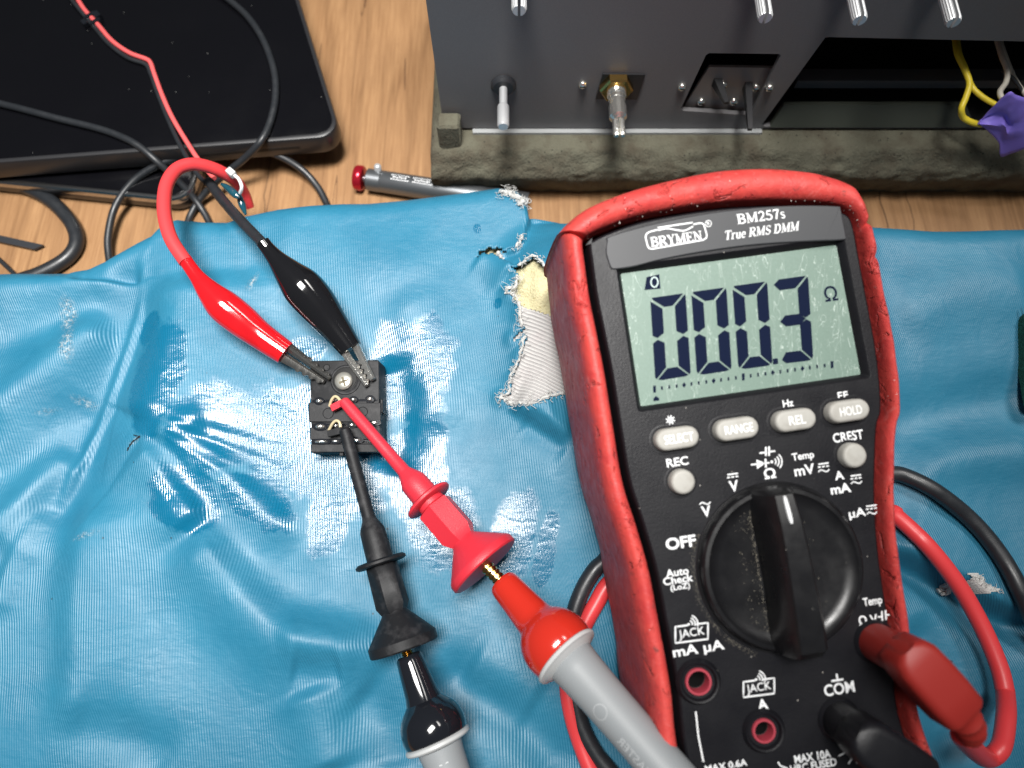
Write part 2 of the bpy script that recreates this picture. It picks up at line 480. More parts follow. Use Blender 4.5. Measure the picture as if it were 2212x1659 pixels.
# wrinkles running out of the puncture
fold(d1, [(885, 1205), (1000, 1160), (1160, 1145), (1380, 1070)], 1.1, 4, 3.2)
fold(d1, [(890, 1235), (985, 1320), (1105, 1480), (1235, 1640), (1335, 1780)], 2.3, 3.6, 9)
fold(d1, [(950, 1170), (1170, 1240), (1390, 1380), (1590, 1550), (1790, 1740), (1950, 1900)], 2.0, 5, 8)
# lower left: dome with flanks, the long diagonal swell, bottom folds
fold(d2, [(640, -150), (610, 100), (570, 500), (560, 1000), (480, 1500)], 2.8, 22, 8)
fold(d2, [(-50, 700), (60, 400), (150, 200), (290, -50)], 1.2, 3, 6)
fold(d2, [(1240, 80), (1480, 420), (1770, 735), (2060, 880), (2500, 950)], 3.8, 6.5, 11)
fold(d2, [(2000, 1120), (2080, 1400), (2160, 1700)], 1.9, 7, 8)
fold(d2, [(1900, 1000), (2060, 1030), (2250, 1000)], -1.6, 5, 5)
fold(d2, [(500, 1250), (800, 1400), (1100, 1700)], -1.1, 7, 7)
fold(c6, [(640, 980), (860, 1130), (1100, 1260), (1330, 1500), (1420, 1700)], -2.6, 7, 7)
fold(c6, [(-150, 870), (80, 830), (330, 890), (480, 1010)], 1.5, 6, 7)
fold(c6, [(850, 1000), (1050, 1120), (1250, 1250)], 1.5, 8, 6)
fold(c6, [(250, 1150), (420, 1350), (480, 1600)], -1.4, 7, 7)
fold(pp, [(1880, 930), (2050, 880), (2260, 850)], -2.0, 8, 9)
fold(pp, [(1930, 700), (2060, 640), (2250, 620)], 1.4, 12, 10)
fold(pp, [(1950, 1080), (2040, 1000), (2260, 980)], 1.6, 7, 7)
fold(pp, [(1890, 1170), (1950, 1203), (2050, 1250), (2130, 1300), (2260, 1350)], 3.0, 16, 1.6)
fold(pp, [(1890, 1180), (1950, 1212), (2050, 1260), (2130, 1310), (2260, 1362)], -3.6, 1.5, 8)
fold(pp, [(1960, 1330), (2030, 1450), (2060, 1659)], -1.6, 7, 7)
fold(d3, [(300, 1330), (390, 1372), (520, 1460), (680, 1560)], 2.6, 9, 1.8)
fold(d3, [(390, 1385), (520, 1475), (680, 1575)], -1.4, 1.2, 6)
fold(pp, [(560, 500), (760, 560), (960, 600)], 1.2, 14, 16)
fold(pp, [(870, 620), (930, 760), (960, 950)], 1.2, 9, 9)
fold(pp, [(840, 760), (860, 900), (840, 1030)], -1.6, 7, 7)
fold(d3, [(90, 415), (180, 470), (300, 560)], 1.4, 4, 5)
fold(d1, [(420, 118), (600, 122), (905, 128)], -2.2, 5, 1.2)

EDGE = [(-160, 610), (0, 594), (110, 594), (151, 592), (227, 563), (300, 522), (332, 506), (348, 487), (378, 473), (434, 480), (491, 481), (529, 468), (604, 453),
        (680, 446), (737, 442), (796, 440), (880, 431), (966, 419), (1030, 411), (1075, 405), (1117, 413), (1134, 432), (1140, 455), (1141, 468),
        (1143, 473), (1204, 472), (1400, 476), (1700, 484), (1880, 493), (1950, 497), (2013, 500), (2100, 499), (2212, 497), (2350, 500)]
RR = 9.0
_e = []
for p in EDGE:
    q = at_z(p, 24.)
    for _ in range(3): q = at_z(p, float(h0(q[0], q[1])) - .43 * RR)
    _e.append((q[0], q[1] + .18 * RR))
_e = np.array(_e); _o = np.argsort(_e[:, 0], kind='stable')
EXs, EYs = _e[_o, 0], _e[_o, 1]
def yedge(x): return np.interp(x, EXs, EYs)

FOOT = np.array([MW(u, v, -44)[:2] for u, v in [F(p, -30) for p in ((1215, 520), (1600, 420), (1850, 420), (1905, 800), (1915, 1150), (1990, 1659), (1420, 1659), (1330, 1250), (1240, 850))]])
def inside(x, y, poly):
    r = np.zeros(np.shape(x), bool); n = len(poly)
    for i in range(n):
        a, b = poly[i], poly[(i + 1) % n]
        c = ((a[1] > y) != (b[1] > y)) & (x < (b[0] - a[0]) * (y - a[1]) / (b[1] - a[1] + 1e-12) + a[0])
        r ^= c
    return r
def P2d(pts): return P2(d3, pts)
TORN_A = [(410, 160), (385, 240), (375, 310), (335, 388)]
HOLE = P2d([(318, 530), (345, 528), (380, 520), (405, 500), (440, 488), (470, 520), (500, 570), (720, 600), (800, 1290), (600, 1296), (545, 1302), (510, 1330), (480, 1340), (400, 1356),
            (330, 1340), (290, 1312), (235, 1292), (270, 1262), (300, 1250), (305, 1170), (340, 1100), (375, 1000), (388, 935), (320, 952), (318, 938), (372, 890), (355, 830), (358, 760),
            (320, 700), (272, 656), (330, 650), (338, 590)])
SLIT = P2d([(83, 418), (105, 380), (150, 372), (165, 342), (222, 362), (290, 385), (338, 392), (300, 398), (225, 385), (222, 420), (180, 402), (120, 408)])
BREG = P2d([(412, 160), (385, 240), (375, 310), (335, 388), (225, 392), (250, 450), (312, 525), (440, 490), (520, 560), (900, 600), (900, 60), (415, 120)])

def hfun(x, y, folds=True):
    x = np.asarray(x, float); y = np.asarray(y, float)
    h = h0(x, y) + .8 * vnoise(x, y, 41, 3) + .28 * vnoise(x, y, 17, 5)
    # torn piece to the right of the flap lies lower
    inb = inside(x, y, BREG)
    db, _, _ = seg_dist(x, y, np.vstack([BREG, BREG[:1]]))
    h = h - np.where(inb, 3.2 * np.clip(db / 1.2, 0, 1), 0)
    # lip that curls up along the torn edge
    dh, _, _ = seg_dist(x, y, np.vstack([HOLE, HOLE[:1]]))
    h = h + 1.3 * np.exp(-(dh / 2.2) ** 2) * (1 + vnoise(x, y, 4, 9))
    # the meter presses the cushion and the filling bulges up under it
    inf = inside(x, y, FOOT)
    df, _, _ = seg_dist(x, y, np.vstack([FOOT, FOOT[:1]]))
    df = np.where(inf, -df, df)
    gap = np.interp(y, [-30, 10, 40], [.6, 3., 5.6])
    tgt = base_z(x, y) - gap
    k = np.clip(1 - df / 24, 0, 1); k = k * k * (3 - 2 * k)
    k = np.where(tgt > h, k * .92, np.clip(1 - df / 6, 0, 1))
    h = h + (tgt - h) * k
    fs = np.zeros(x.shape)
    for L, A, wl, wr in FOLDS:
        d, s, f = seg_dist(x, y, L)
        w = np.where(s > 0, wl, wr)
        end = np.clip(np.minimum(f, 1 - f) / .18, 0, 1)
        fs = fs + 1.55 * A * np.exp(-(d / w) ** 2) * (.15 + .85 * end * end * (3 - 2 * end))
    return h + fs * np.clip((df + 1) / 6, 0, 1)
def hedge(x, y):
    h = hfun(x, y); d = y - yedge(x)
    q = np.clip((d + RR) / RR, 0, 1)
    h = h - RR * (1 - np.sqrt(np.maximum(1 - q * q, 0)))
    return np.where(d > 0, np.maximum(h * (1 - np.clip(d / 1.6, 0, 1)), .3), np.maximum(h, .4))

cushion = thing('torn_cushion', (0, 40, 0), 'blue ribbed vinyl cushion with a ragged tear beside the multimeter, spread over the bench', 'cushion')
ST = .68
gx, gy = np.arange(-205, 190, ST), np.arange(-75, 172, ST)
X, Y = np.meshgrid(gx, gy, indexing='ij')
Z = hedge(X, Y)
nx, ny = X.shape
fx, fy = (X[:-1, :-1] + ST / 2), (Y[:-1, :-1] + ST / 2)
jx, jy = fx + .8 * vnoise(fx, fy, 1.7, 21), fy + .8 * vnoise(fx, fy, 1.7, 22)
keep = (fy < yedge(fx) + 1.7) & ~inside(jx, jy, HOLE) & ~inside(jx, jy, SLIT)
idx = np.arange(nx * ny).reshape(nx, ny)
I, J = np.nonzero(keep)
faces = np.stack([idx[I, J], idx[I + 1, J], idx[I + 1, J + 1], idx[I, J + 1]], 1)
used = np.unique(faces); remap = -np.ones(nx * ny, int); remap[used] = np.arange(len(used))
xv, yv, zv = X.ravel()[used], Y.ravel()[used], Z.ravel()[used]
me = bpy.data.meshes.new('cover')
me.from_pydata((np.stack([xv, yv - 40, zv], 1) * S).tolist(), [], remap[faces].tolist())
me.polygons.foreach_set('use_smooth', [True] * len(me.polygons))
me.materials.append(M['vinyl'])
def setattr_(n, v):
    a = me.attributes.new(n, 'FLOAT', 'POINT'); a.data.foreach_set('value', np.ascontiguousarray(v, dtype=np.float32))
def blob(cx, cy, rx, ry, rot=0., amp=1.):
    c = P2(pp, [(cx, cy), (cx + 10, cy), (cx, cy + 10)])
    sx, sy = np.linalg.norm(c[1] - c[0]) / 10, np.linalg.norm(c[2] - c[0]) / 10
    dx, dy = xv - c[0][0], -(yv - c[0][1])
    ca, sa = math.cos(math.radians(rot)), math.sin(math.radians(rot))
    u, v = (dx * ca + dy * sa) / (rx * sx), (-dx * sa + dy * ca) / (ry * sy)
    return amp * np.clip(1.35 - np.sqrt(u * u + v * v), 0, 1)
wet = np.zeros(len(xv))
for b in ((350, 830, 75, 150, 12), (480, 930, 130, 110, 0), (610, 930, 140, 130, 0), (740, 1010, 140, 120, 0), (860, 800, 85, 150, 0), (920, 780, 75, 140, 0), (900, 1000, 90, 120, 0),
          (960, 1130, 90, 110, 0), (1110, 1150, 60, 110, 15), (420, 1080, 110, 70, 35), (700, 1130, 60, 90, 0), (560, 1090, 130, 60, 30), (650, 760, 60, 40, 0),
          (1030, 490, 12, 16, 0, .8), (1075, 660, 10, 14, 0, .8), (1180, 1180, 26, 90, 12), (320, 700, 35, 40, 0)):
    wet = np.maximum(wet, blob(*b))
setattr_('wet', wet)
worn = np.zeros(len(xv))
for b in ((139, 675, 17, 34, -12), (150, 745, 14, 34, -8), (165, 860, 24, 10, 20, .6), (95, 885, 22, 6, -15, .4), (548, 612, 7, 22, 20, .7), (300, 955, 14, 5, -20, .8), (200, 1160, 30, 7, -15, .55)):
    worn = np.maximum(worn, blob(*b))
setattr_('worn', np.clip(worn * 1.35, 0, 1))
# the ribs run with the cloth, so they bend where it is pulled
rib = xv + .10 * (yv - 40) + 3.2 * vnoise(xv, yv, 60, 31) + 1.1 * vnoise(xv, yv, 26, 33) + .35 * zv + np.where(xv > 40, .12 * (xv - 40) + .16 * (yv - 40) * np.clip((xv - 40) / 60, 0, 1), 0)
setattr_('rib', rib)
cover = bpy.data.objects.new('cover', me); COL.objects.link(cover); cover.parent = cushion
sol = cover.modifiers.new('thickness', 'SOLIDIFY'); sol.thickness = .7 * S; sol.offset = -1

def patch(poly, dz, step, seed, rough_mm, zfun=None):
    lo, hi = poly.min(0) - 2, poly.max(0) + 2
    ax, ay = np.arange(lo[0], hi[0], step), np.arange(lo[1], hi[1], step)
    A, B = np.meshgrid(ax, ay, indexing='ij')
    Zp = hfun(A, B) + dz + rough_mm * vnoise(A, B, 2.2, seed) + rough_mm * 1.5 * vnoise(A, B, 6, seed + 1)
    if zfun is not None: Zp = Zp + zfun(A, B)
    k = inside(A[:-1, :-1] + step / 2 + .7 * vnoise(A[:-1, :-1], B[:-1, :-1], 1.5, seed + 2), B[:-1, :-1] + step / 2, poly)
    ii, jj = np.nonzero(k); id_ = np.arange(A.size).reshape(A.shape)
    f = np.stack([id_[ii, jj], id_[ii + 1, jj], id_[ii + 1, jj + 1], id_[ii, jj + 1]], 1)
    u = np.unique(f); rm = -np.ones(A.size, int); rm[u] = np.arange(len(u))
    return np.stack([A.ravel()[u], B.ravel()[u], Zp.ravel()[u]], 1), rm[f]
o = mesh('foam_filling', patch(P2d([(60, 300), (520, 380), (760, 480), (780, 1000), (560, 1000), (330, 960), (280, 780), (230, 560)]), -3.6, .7, 41, .5), M['foam_y'], cushion, 180)
o = mesh('lining', patch(P2d([(335, 740), (400, 770), (470, 805), (540, 838), (700, 900), (790, 1300), (560, 1302), (515, 1336), (400, 1362), (290, 1322), (225, 1295), (290, 1200), (290, 900)]), -1.5, .6, 51, .18), M['lining'], cushion, 180)
o.modifiers.new('thickness', 'SOLIDIFY').thickness = .6 * S
def fray(cr, pts, r, seed, n=5, lift=.3, jit=.6):
    L = catmull(P2(cr, pts), n)
    rg = np.random.default_rng(seed)
    L = L + rg.normal(0, jit * .45, L.shape)
    z = hedge(L[:, 0], L[:, 1]) + lift + rg.normal(0, jit * .25, len(L))
    rad = r * (.45 + .9 * rg.random(len(L)))
    return tube(np.column_stack([L, z]), rad, 6)
def fibres(cr, pts, count, length, seed, r=.07):
    L = catmull(P2(cr, pts), 6); rg = np.random.default_rng(seed); out = []
    for _ in range(count):
        p = L[rg.integers(len(L))] + rg.normal(0, .4, 2)
        a = rg.random() * 6.28; l = length * (.4 + rg.random())
        q = []
        for t in (0, .35, .7, 1.):
            b = a + t * rg.normal(0, .8)
            q.append((p[0] + l * t * math.cos(b), p[1] + l * t * math.sin(b), float(hedge(*p)) + .6 + l * .4 * t * rg.random()))
        out.append(tube(catmull(q, 3), r, 4))
    return join(*out)
FR1 = [(338, 590), (332, 650), (275, 656), (320, 700), (358, 760), (355, 830), (372, 888)]
FR2 = [(385, 935), (375, 1000), (340, 1100), (305, 1170), (300, 1250), (240, 1290)]
FR3 = [(238, 1290), (290, 1314), (330, 1342), (400, 1357), (480, 1342), (545, 1304), (605, 1296)]
mesh('frayed_edge', join(fray(d3, FR1, .5, 1), fibres(d3, FR1, 60, 2.0, 2)), M['fray'], cushion)
mesh('frayed_edge', join(fray(d3, FR2, .4, 3), fibres(d3, FR2, 50, 1.6, 4)), M['fray'], cushion)
mesh('frayed_edge', join(fray(d3, FR3, .48, 5), fibres(d3, FR3, 60, 1.8, 6)), M['fray'], cushion)
FR4 = [(345, 528), (380, 520), (405, 500), (440, 488), (470, 522), (497, 568)]
mesh('frayed_edge', join(fray(d3, FR4, .4, 7), fibres(d3, FR4, 30, 1.2, 8)), M['fray'], cushion)
FR5 = [(375, 300), (365, 330), (340, 385)]
mesh('frayed_edge', join(fray(d3, FR5, .5, 9), fibres(d3, FR5, 24, 1.2, 10)), M['fray'], cushion)
# curled white tip at the top corner of the flap
FR6 = [(235, 6), (270, 0), (310, 18), (345, 40), (375, 60), (410, 44), (380, 80), (350, 86)]
mesh('frayed_edge', join(fray(d3, FR6, .8, 11, lift=.8, jit=1.0), fibres(d3, FR6, 70, 2.2, 12)), M['fray'], cushion)
FR7 = [(222, 405), (235, 425), (250, 452)]
mesh('frayed_edge', fray(d3, FR7, .6, 13), M['fray'], cushion)
# white rip right of the meter
FR8 = [(372, 790), (400, 775), (405, 800), (380, 800)]
mesh('frayed_edge', join(fray(d5, FR8, .8, 15, lift=.9), fibres(d5, [(430, 730), (480, 745), (520, 790), (580, 800)], 24, 1.2, 16)), M['fray'], cushion)
rip = P2(d5, [(420, 722), (470, 720), (515, 745), (510, 765), (540, 780), (592, 800), (540, 812), (480, 812), (450, 780)])
mesh('rip_lining', patch(rip, .35, .45, 61, .35), M['fray'], cushion, 180)
# pinched puncture in the vinyl
mesh('puncture', fray(d1, [(880, 1165), (910, 1180), (938, 1188), (905, 1200), (870, 1225), (840, 1270)], .22, 17, lift=.05, jit=.15), M['dark_hole'], cushion)

# ------------------------------------------------------------------ lettering
def text_mesh(body, bold=.0):
    cu = bpy.data.curves.new('t', 'FONT'); cu.body = body; cu.offset = bold; cu.resolution_u = 4
    ob = bpy.data.objects.new('t', cu); COL.objects.link(ob)
    bpy.context.view_layer.update()
    dg = bpy.context.evaluated_depsgraph_get()
    m_ = ob.evaluated_get(dg).to_mesh()
    v = np.array([q.co[:2] for q in m_.vertices]); f = [tuple(p.vertices) for p in m_.polygons]
    ob.evaluated_get(dg).to_mesh_clear()
    bpy.data.objects.remove(ob); bpy.data.curves.remove(cu)
    return v, f
def ribbon(L, w):
    L = np.array(L, float); T = np.gradient(L, axis=0); T /= np.linalg.norm(T, axis=1)[:, None] + 1e-9
    N = np.column_stack([-T[:, 1], T[:, 0]]) * w / 2
    V = np.vstack([L + N, L - N]); n = len(L)
    return V, [(i, i + 1, n + i + 1, n + i) for i in range(n - 1)]
def join2(*ps):
    V = []; Fc = []
    for v, f in ps:
        n = len(V); V += [tuple(q) for q in v]; Fc += [tuple(i + n for i in q) for q in f]
    return np.array(V), Fc
def arc(cx, cy, rx, ry, a0, a1, n=12):
    return [(cx + rx * math.cos(math.radians(a0 + (a1 - a0) * i / n)), cy + ry * math.sin(math.radians(a0 + (a1 - a0) * i / n))) for i in range(n + 1)]
TK, TN = .19, .075
SERIF = {
 'B': (.74, [([(.17, 0), (.17, 1)], TK), (arc(.34, .745, .27, .215, 90, -90), .13), (arc(.36, .27, .30, .235, 90, -90), .14), ([(0, .965), (.36, .965)], TN), ([(.1, .52), (.36, .52)], TN), ([(0, .035), (.38, .035)], TN)]),
 'M': (.98, [([(.13, 0), (.13, 1)], TN), ([(.12, 1), (.46, .06)], TK), ([(.45, .06), (.80, 1)], TN), ([(.81, 0), (.81, 1)], TK), ([(0, .965), (.2, .965)], TN), ([(.76, .965), (.96, .965)], TN), ([(0, .035), (.26, .035)], TN), ([(.66, .035), (.96, .035)], TN)]),
 'R': (.80, [([(.17, 0), (.17, 1)], TK), (arc(.36, .735, .27, .225, 90, -90), .13), ([(0, .965), (.36, .965)], TN), ([(.1, .50), (.36, .50)], TN), ([(.38, .5), (.68, .03)], TK), ([(0, .035), (.34, .035)], TN), ([(.58, .035), (.80, .035)], TN)]),
 'Y': (.76, [([(.12, .96), (.39, .46)], TK), ([(.64, .96), (.40, .48)], TN), ([(.38, .5), (.38, 0)], TK), ([(0, .965), (.28, .965)], TN), ([(.5, .965), (.76, .965)], TN), ([(.2, .035), (.56, .035)], TN)]),
 'E': (.70, [([(.17, 0), (.17, 1)], TK), ([(0, .965), (.62, .965)], TN), ([(.1, .51), (.45, .51)], TN), ([(0, .035), (.64, .035)], TN), ([(.60, 1), (.60, .78)], TN), ([(.45, .64), (.45, .38)], TN), ([(.63, 0), (.63, .24)], TN)]),
 'N': (.82, [([(.14, 0), (.14, 1)], TN), ([(.12, .97), (.66, .04)], TK), ([(.67, 0), (.67, 1)], TN), ([(0, .965), (.2, .965)], TN), ([(.54, .965), (.8, .965)], TN), ([(0, .035), (.27, .035)], TN)]),
 'D': (.82, [([(.17, 0), (.17, 1)], TK), (arc(.32, .5, .38, .465, 90, -90), .16), ([(0, .965), (.33, .965)], TN), ([(0, .035), (.33, .035)], TN)]),
 'S': (.62, [(arc(.31, .735, .20, .225, 20, 200), TN), (arc(.31, .735, .2, .225, 180, 240, 5) + [(.42, .45)] + arc(.31, .27, .22, .24, 40, -20, 5), .16), (arc(.31, .27, .22, .235, 0, -165), TN + .02), ([(.52, .98), (.52, .72)], .06), ([(.08, .02), (.08, .30)], .06)]),
 'T': (.72, [([(.36, 0), (.36, 1)], TK), ([(.03, .965), (.69, .965)], TN), ([(.04, 1), (.04, .76)], TN), ([(.68, 1), (.68, .76)], TN), ([(.2, .035), (.52, .035)], TN)]),
 '2': (.58, [(arc(.27, .72, .2, .24, 165, 0), .12), ([(.47, .74), (.42, .52), (.10, .10)], .13), ([(.04, .07), (.52, .07)], .14), ([(.50, .07), (.54, .24)], .06)]),
 '5': (.58, [([(.16, .93), (.50, .93)], .14), ([(.16, .98), (.11, .55)], .08), (arc(.24, .32, .25, .27, 120, -150), .13)]),
 '7': (.56, [([(.04, .93), (.52, .93)], .14), ([(.5, .95), (.32, .5), (.22, 0)], .14), ([(.05, .97), (.05, .76)], .06)]),
 's': (.44, [(arc(.21, .50, .14, .14, 20, 200), TN), ([(.07, .5), (.14, .40), (.28, .32), (.35, .2)], .13), (arc(.21, .17, .14, .14, 10, -165), TN + .02)]),
 'r': (.46, [([(.14, 0), (.14, .66)], .15), (arc(.30, .48, .15, .15, 160, 40), .12), ([(0, .635), (.15, .635)], TN), ([(0, .03), (.3, .03)], TN)]),
 'u': (.60, [([(.13, .66), (.13, .2)], .15), (arc(.27, .2, .14, .17, 180, 330), .10), ([(.45, .66), (.45, 0)], .15), ([(0, .635), (.15, .635)], TN), ([(.34, .635), (.46, .635)], TN), ([(.44, .03), (.58, .03)], TN)]),
 'e': (.50, [(arc(.25, .33, .19, .31, 0, 320), .11), ([(.1, .36), (.44, .36)], TN)]),
 ' ': (.30, []),
}
def serif_mesh(body, shear=0., gap=.04):
    x = 0; out = []
    for ch in body:
        w, st = SERIF[ch]
        for L, t in st:
            v, f = ribbon(L, t); v = v + [x, 0]; v[:, 0] += v[:, 1] * shear
            out.append((v, f))
        x += w + gap
    return join2(*out)
def dense(L, n=6):
    L = np.array(L, float)
    return np.vstack([L[i] + (L[i + 1] - L[i]) * np.linspace(0, 1, n, endpoint=False)[:, None] for i in range(len(L) - 1)] + [L[-1:]])
def fit(vf, cr, cx, cy, wpx, hpx, w=0., rot=0.):
    """scale flat lettering to a width and height measured in a crop, centre it there on the meter face at height w"""
    v, f = vf; v = np.array(v)
    lo, hi = v.min(0), v.max(0); c = F(cr(cx, cy), w)
    q = MW(c[0], c[1], w); mm = cr.k * depth(q) / FPX
    s = np.array([wpx * mm / (hi[0] - lo[0]), hpx * mm / (hi[1] - lo[1]) if hpx else wpx * mm / (hi[0] - lo[0])])
    v = (v - (lo + hi) / 2) * s
    if rot:
        ca, sa = math.cos(rot), math.sin(rot); v = v @ np.array([[ca, sa], [-sa, ca]])
    return [MW(c[0] + a, c[1] + b, w) for a, b in v], f

# ------------------------------------------------------------------ multimeter
meter = thing('multimeter', MW(-2, -35, -46), 'black digital multimeter in a scuffed red rubber holster, its screen reading 000.3', 'multimeter')
IN = [('L', c7, 305, 505), ('L', c7, 318, 640), ('L', c7, 345, 830), ('L', c7, 385, 1030), ('L', c7, 430, 1260), ('L', c7, 478, 1560), ('L', c6, 1700, 20), ('L', c6, 1775, 260), ('L', c6, 1840, 490),
      ('L', c6, 1885, 720), ('L', c6, 1925, 930), ('L', c6, 1962, 1150), ('L', c6, 1985, 1380), ('L', pp, 1472, 1659), ('L', pp, 1500, 1760), ('B', pp, 1560, 1800), ('B', pp, 1720, 1800), ('B', pp, 1880, 1790), ('R', pp, 1985, 1740)]
RIN = [(pp, 1985, 1650), (c8, 1205, 1400), (c8, 1180, 1200), (c8, 1160, 1000), (c8, 1120, 720), (c8, 1103, 500), (c8, 1103, 320), (c8, 1110, 160), (c7, 2046, 1480), (c7, 2040, 1300), (c7, 2015, 1100),
       (c7, 1985, 930), (c7, 1945, 720), (c7, 1915, 560), (c7, 1890, 430), (c7, 1860, 350), (c7, 1800, 305), (c7, 1700, 282), (c7, 1550, 268), (c7, 1350, 264), (c7, 1100, 278), (c7, 850, 312), (c7, 620, 358), (c7, 450, 415), (c7, 350, 462)]
ROUT = [(pp, 2010, 1650), (c8, 1235, 1400), (c8, 1215, 1200), (c8, 1192, 1000), (c8, 1150, 720), (c8, 1132, 500), (c8, 1128, 320), (c8, 1140, 160), (c7, 2078, 1480), (c7, 2075, 1300), (c7, 2050, 1100),
        (c7, 2015, 930), (c7, 1975, 720), (c7, 1952, 560), (c7, 1915, 400), (c7, 1880, 300), (c7, 1835, 205), (c7, 1750, 155), (c7, 1600, 112), (c7, 1350, 88), (c7, 1080, 102), (c7, 830, 150), (c7, 560, 222), (c7, 310, 325), (c7, 170, 452)]
inner = [F(cr(x, y), 0) for _, cr, x, y in IN] + [F(cr(x, y), 0) for cr, x, y in RIN]
nl = len(IN)
outer = []
off = offset_poly(inner, 4.4)
for i in range(nl): outer.append(off[i])
for cr, x, y in ROUT: outer.append(F(cr(x, y), -2))
outer[0] = off[0] * .75 + np.array(outer[-1]) * .25
NS = 7
inner_s, outer_s = catmull(inner, NS, True), catmull(outer, NS, True)
lerp = lambda t: inner_s * (1 - t) + outer_s * t
# bumper cut at the upper left corner and finger tab on the right edge
iL = (0) * NS; nT = len(inner_s)
def notch(i0, width, d):
    k = np.array([min(abs(i - i0), nT - abs(i - i0)) for i in range(nT)], float)
    return d * np.exp(-(k / width) ** 2)
iR1 = (nl + 14) * NS; iR2 = (nl + 13) * NS - 2
dent = notch(iL - 2, 1.3, 3.2) + notch(iR1, 1.0, 1.6) + notch(iR2, 1.0, 1.2)
wob = np.array([.35 * math.sin(i * .37) + .25 * math.sin(i * .9 + 1) for i in range(nT)])
def hl(t, w, dn=1.0, wb=1.0):
    L = lerp(t)
    return [MW(L[i][0] + .2 * wob[i] * wb * t, L[i][1], w - dent[i] * dn +   .10 * wob[i] * wb) for i in range(nT)]
prof = [(.0, -4, 0, 0), (.0, .2, .5, .3), (.06, 1.4, 1, 1), (.2, 2.3, 1, 1), (.42, 2.7, 1, 1), (.64, 2.2, 1, 1), (.82, 1.0, 1, 1), (.94, -.8, 1, 1), (1.0, -3, 1, 1), (1.04, -9, .5, 1),
        (1.06, -18, 0, 1), (1.06, -28, 0, 1), (1.02, -36, 0, 1), (.92, -42, 0, 1), (.7, -45, 0, 0), (.2, -46, 0, 0)]
mesh('holster', loft([hl(*p) for p in prof], False, True), M['holster'], meter, 60)

# face: deck, raised plate with the display opening
LCD = [F(c7(x, y), -1.2) for x, y in ((525, 685), (640, 1445), (1900, 1262), (1760, 520))]
deck = offset_poly(inner_s, -.1)
def jhole(cx, cy, ri):
    c = F(c8(cx, cy), .5); mm = c8.k * depth(MW(c[0], c[1], .5)) / FPX
    return circle(c[0], c[1], ri * mm, 32)
JH = [jhole(300, 1282, 56), jhole(590, 1500, 52)]
body_parts = [loft([mloop(deck, -16), mloop(deck, -14)], False, True)]
plate0 = offset_poly(inner_s, -1.5)
def bridge_ring(outer_loop, holes, w):
    bm = bmesh.new(); ed = []
    for L in (outer_loop, *holes):
        vs = [bm.verts.new((p[0], p[1], 0)) for p in L]
        ed += [bm.edges.new((vs[i], vs[(i + 1) % len(vs)])) for i in range(len(vs))]
    bmesh.ops.triangle_fill(bm, use_beauty=True, edges=ed)
    bm.verts.index_update()
    v = [MW(q.co.x, q.co.y, w) for q in bm.verts]; f = [tuple(a.index for a in p.verts) for p in bm.faces]
    bm.free(); return v, f
def rloop(corners, r, n=5):
    out = []; C_ = [np.array(c) for c in corners]
    for i in range(4):
        p, a, b = C_[i], C_[i - 1], C_[(i + 1) % 4]
        u, v = (a - p) / np.linalg.norm(a - p), (b - p) / np.linalg.norm(b - p)
        for k in range(n + 1):
            t = k / n
            out.append((1 - t) ** 2 * (p + u * r) + 2 * t * (1 - t) * p + t * t * (p + v * r))
    return out
win_in = rloop(LCD, .5); win_out = rloop(offset_poly(LCD, 1.3), 1.0)
plate1 = offset_poly(plate0, -.55)
body_parts += [loft([mloop(plate0, -14.5), mloop(plate0, -.1), mloop(offset_poly(plate0, -.15), .25), mloop(plate1, .5)], False, False),
               bridge_ring(plate1, [win_out] + JH, .5), loft([mloop(win_out, .5), mloop(offset_poly(win_out, -.35), .3), mloop(win_in, -1.5)], False, False)]
body = mesh('case', join(*body_parts), M['case'], meter, 35)
PW = .5                                            # height of the plate surface
# name strip
strip = [(440, 560), (446, 500), (468, 470), (700, 405), (1000, 345), (1300, 308), (1560, 296), (1760, 300), (1782, 312), (1795, 380), (1812, 470), (1800, 492), (1620, 500), (1300, 520), (1000, 560), (760, 605), (600, 645), (490, 660), (468, 650), (452, 610)]
sl = catmull([F(c7(x, y), .9) for x, y in strip], 3, True)
ns_ = mesh('name_strip', loft([mloop(sl, PW - .1), mloop(sl, PW + .25), mloop(offset_poly(sl, -.2), PW + .4)]), M['plate'], meter, 30)
TW = PW + .46
def outline(cr, pts, wpx, w, closed=True):
    L = [F(cr(x, y), w) for x, y in pts]; L = np.array(L + [L[0]] if closed else L)
    mm = cr.k * depth(MW(L[0][0], L[0][1], w)) / FPX
    v, f = ribbon(L, wpx * mm); return [MW(a, b, w) for a, b in v], f
logo = [(735, 435), (690, 447), (672, 458), (666, 478), (678, 528), (688, 542), (705, 545), (995, 494), (1014, 482), (1016, 462), (1000, 408), (990, 398), (975, 398), (940, 404)]
def dots(L, n=5): return [tuple(q) for q in dense(L, n)]
strip_text = [fit(serif_mesh('BRYMEN', 0., .02), c7, 842, 487, 300, 60, TW),
              fit(serif_mesh('BM257s', 0.), c7, 1326, 358, 282, 62, TW),
              fit(serif_mesh('True RMS DMM', .28), c7, 1337, 440, 440, 58, TW),
              outline(c7, dots(logo), 8, TW, False), outline(c7, dots([(735, 424), (935, 394)]), 8, TW, False),
              outline(c7, [tuple(q) for q in catmull([(738, 438), (790, 428), (840, 436), (890, 440), (938, 416)], 6)], 8, TW, False),
              outline(c7, circle(1026, 400, 17, 16, 18), 4, TW), fit(text_mesh('R', .02), c7, 1026, 400, 15, 18, TW)]
mesh('lettering', join(*strip_text), M['white_ink'], ns_, smooth=False)

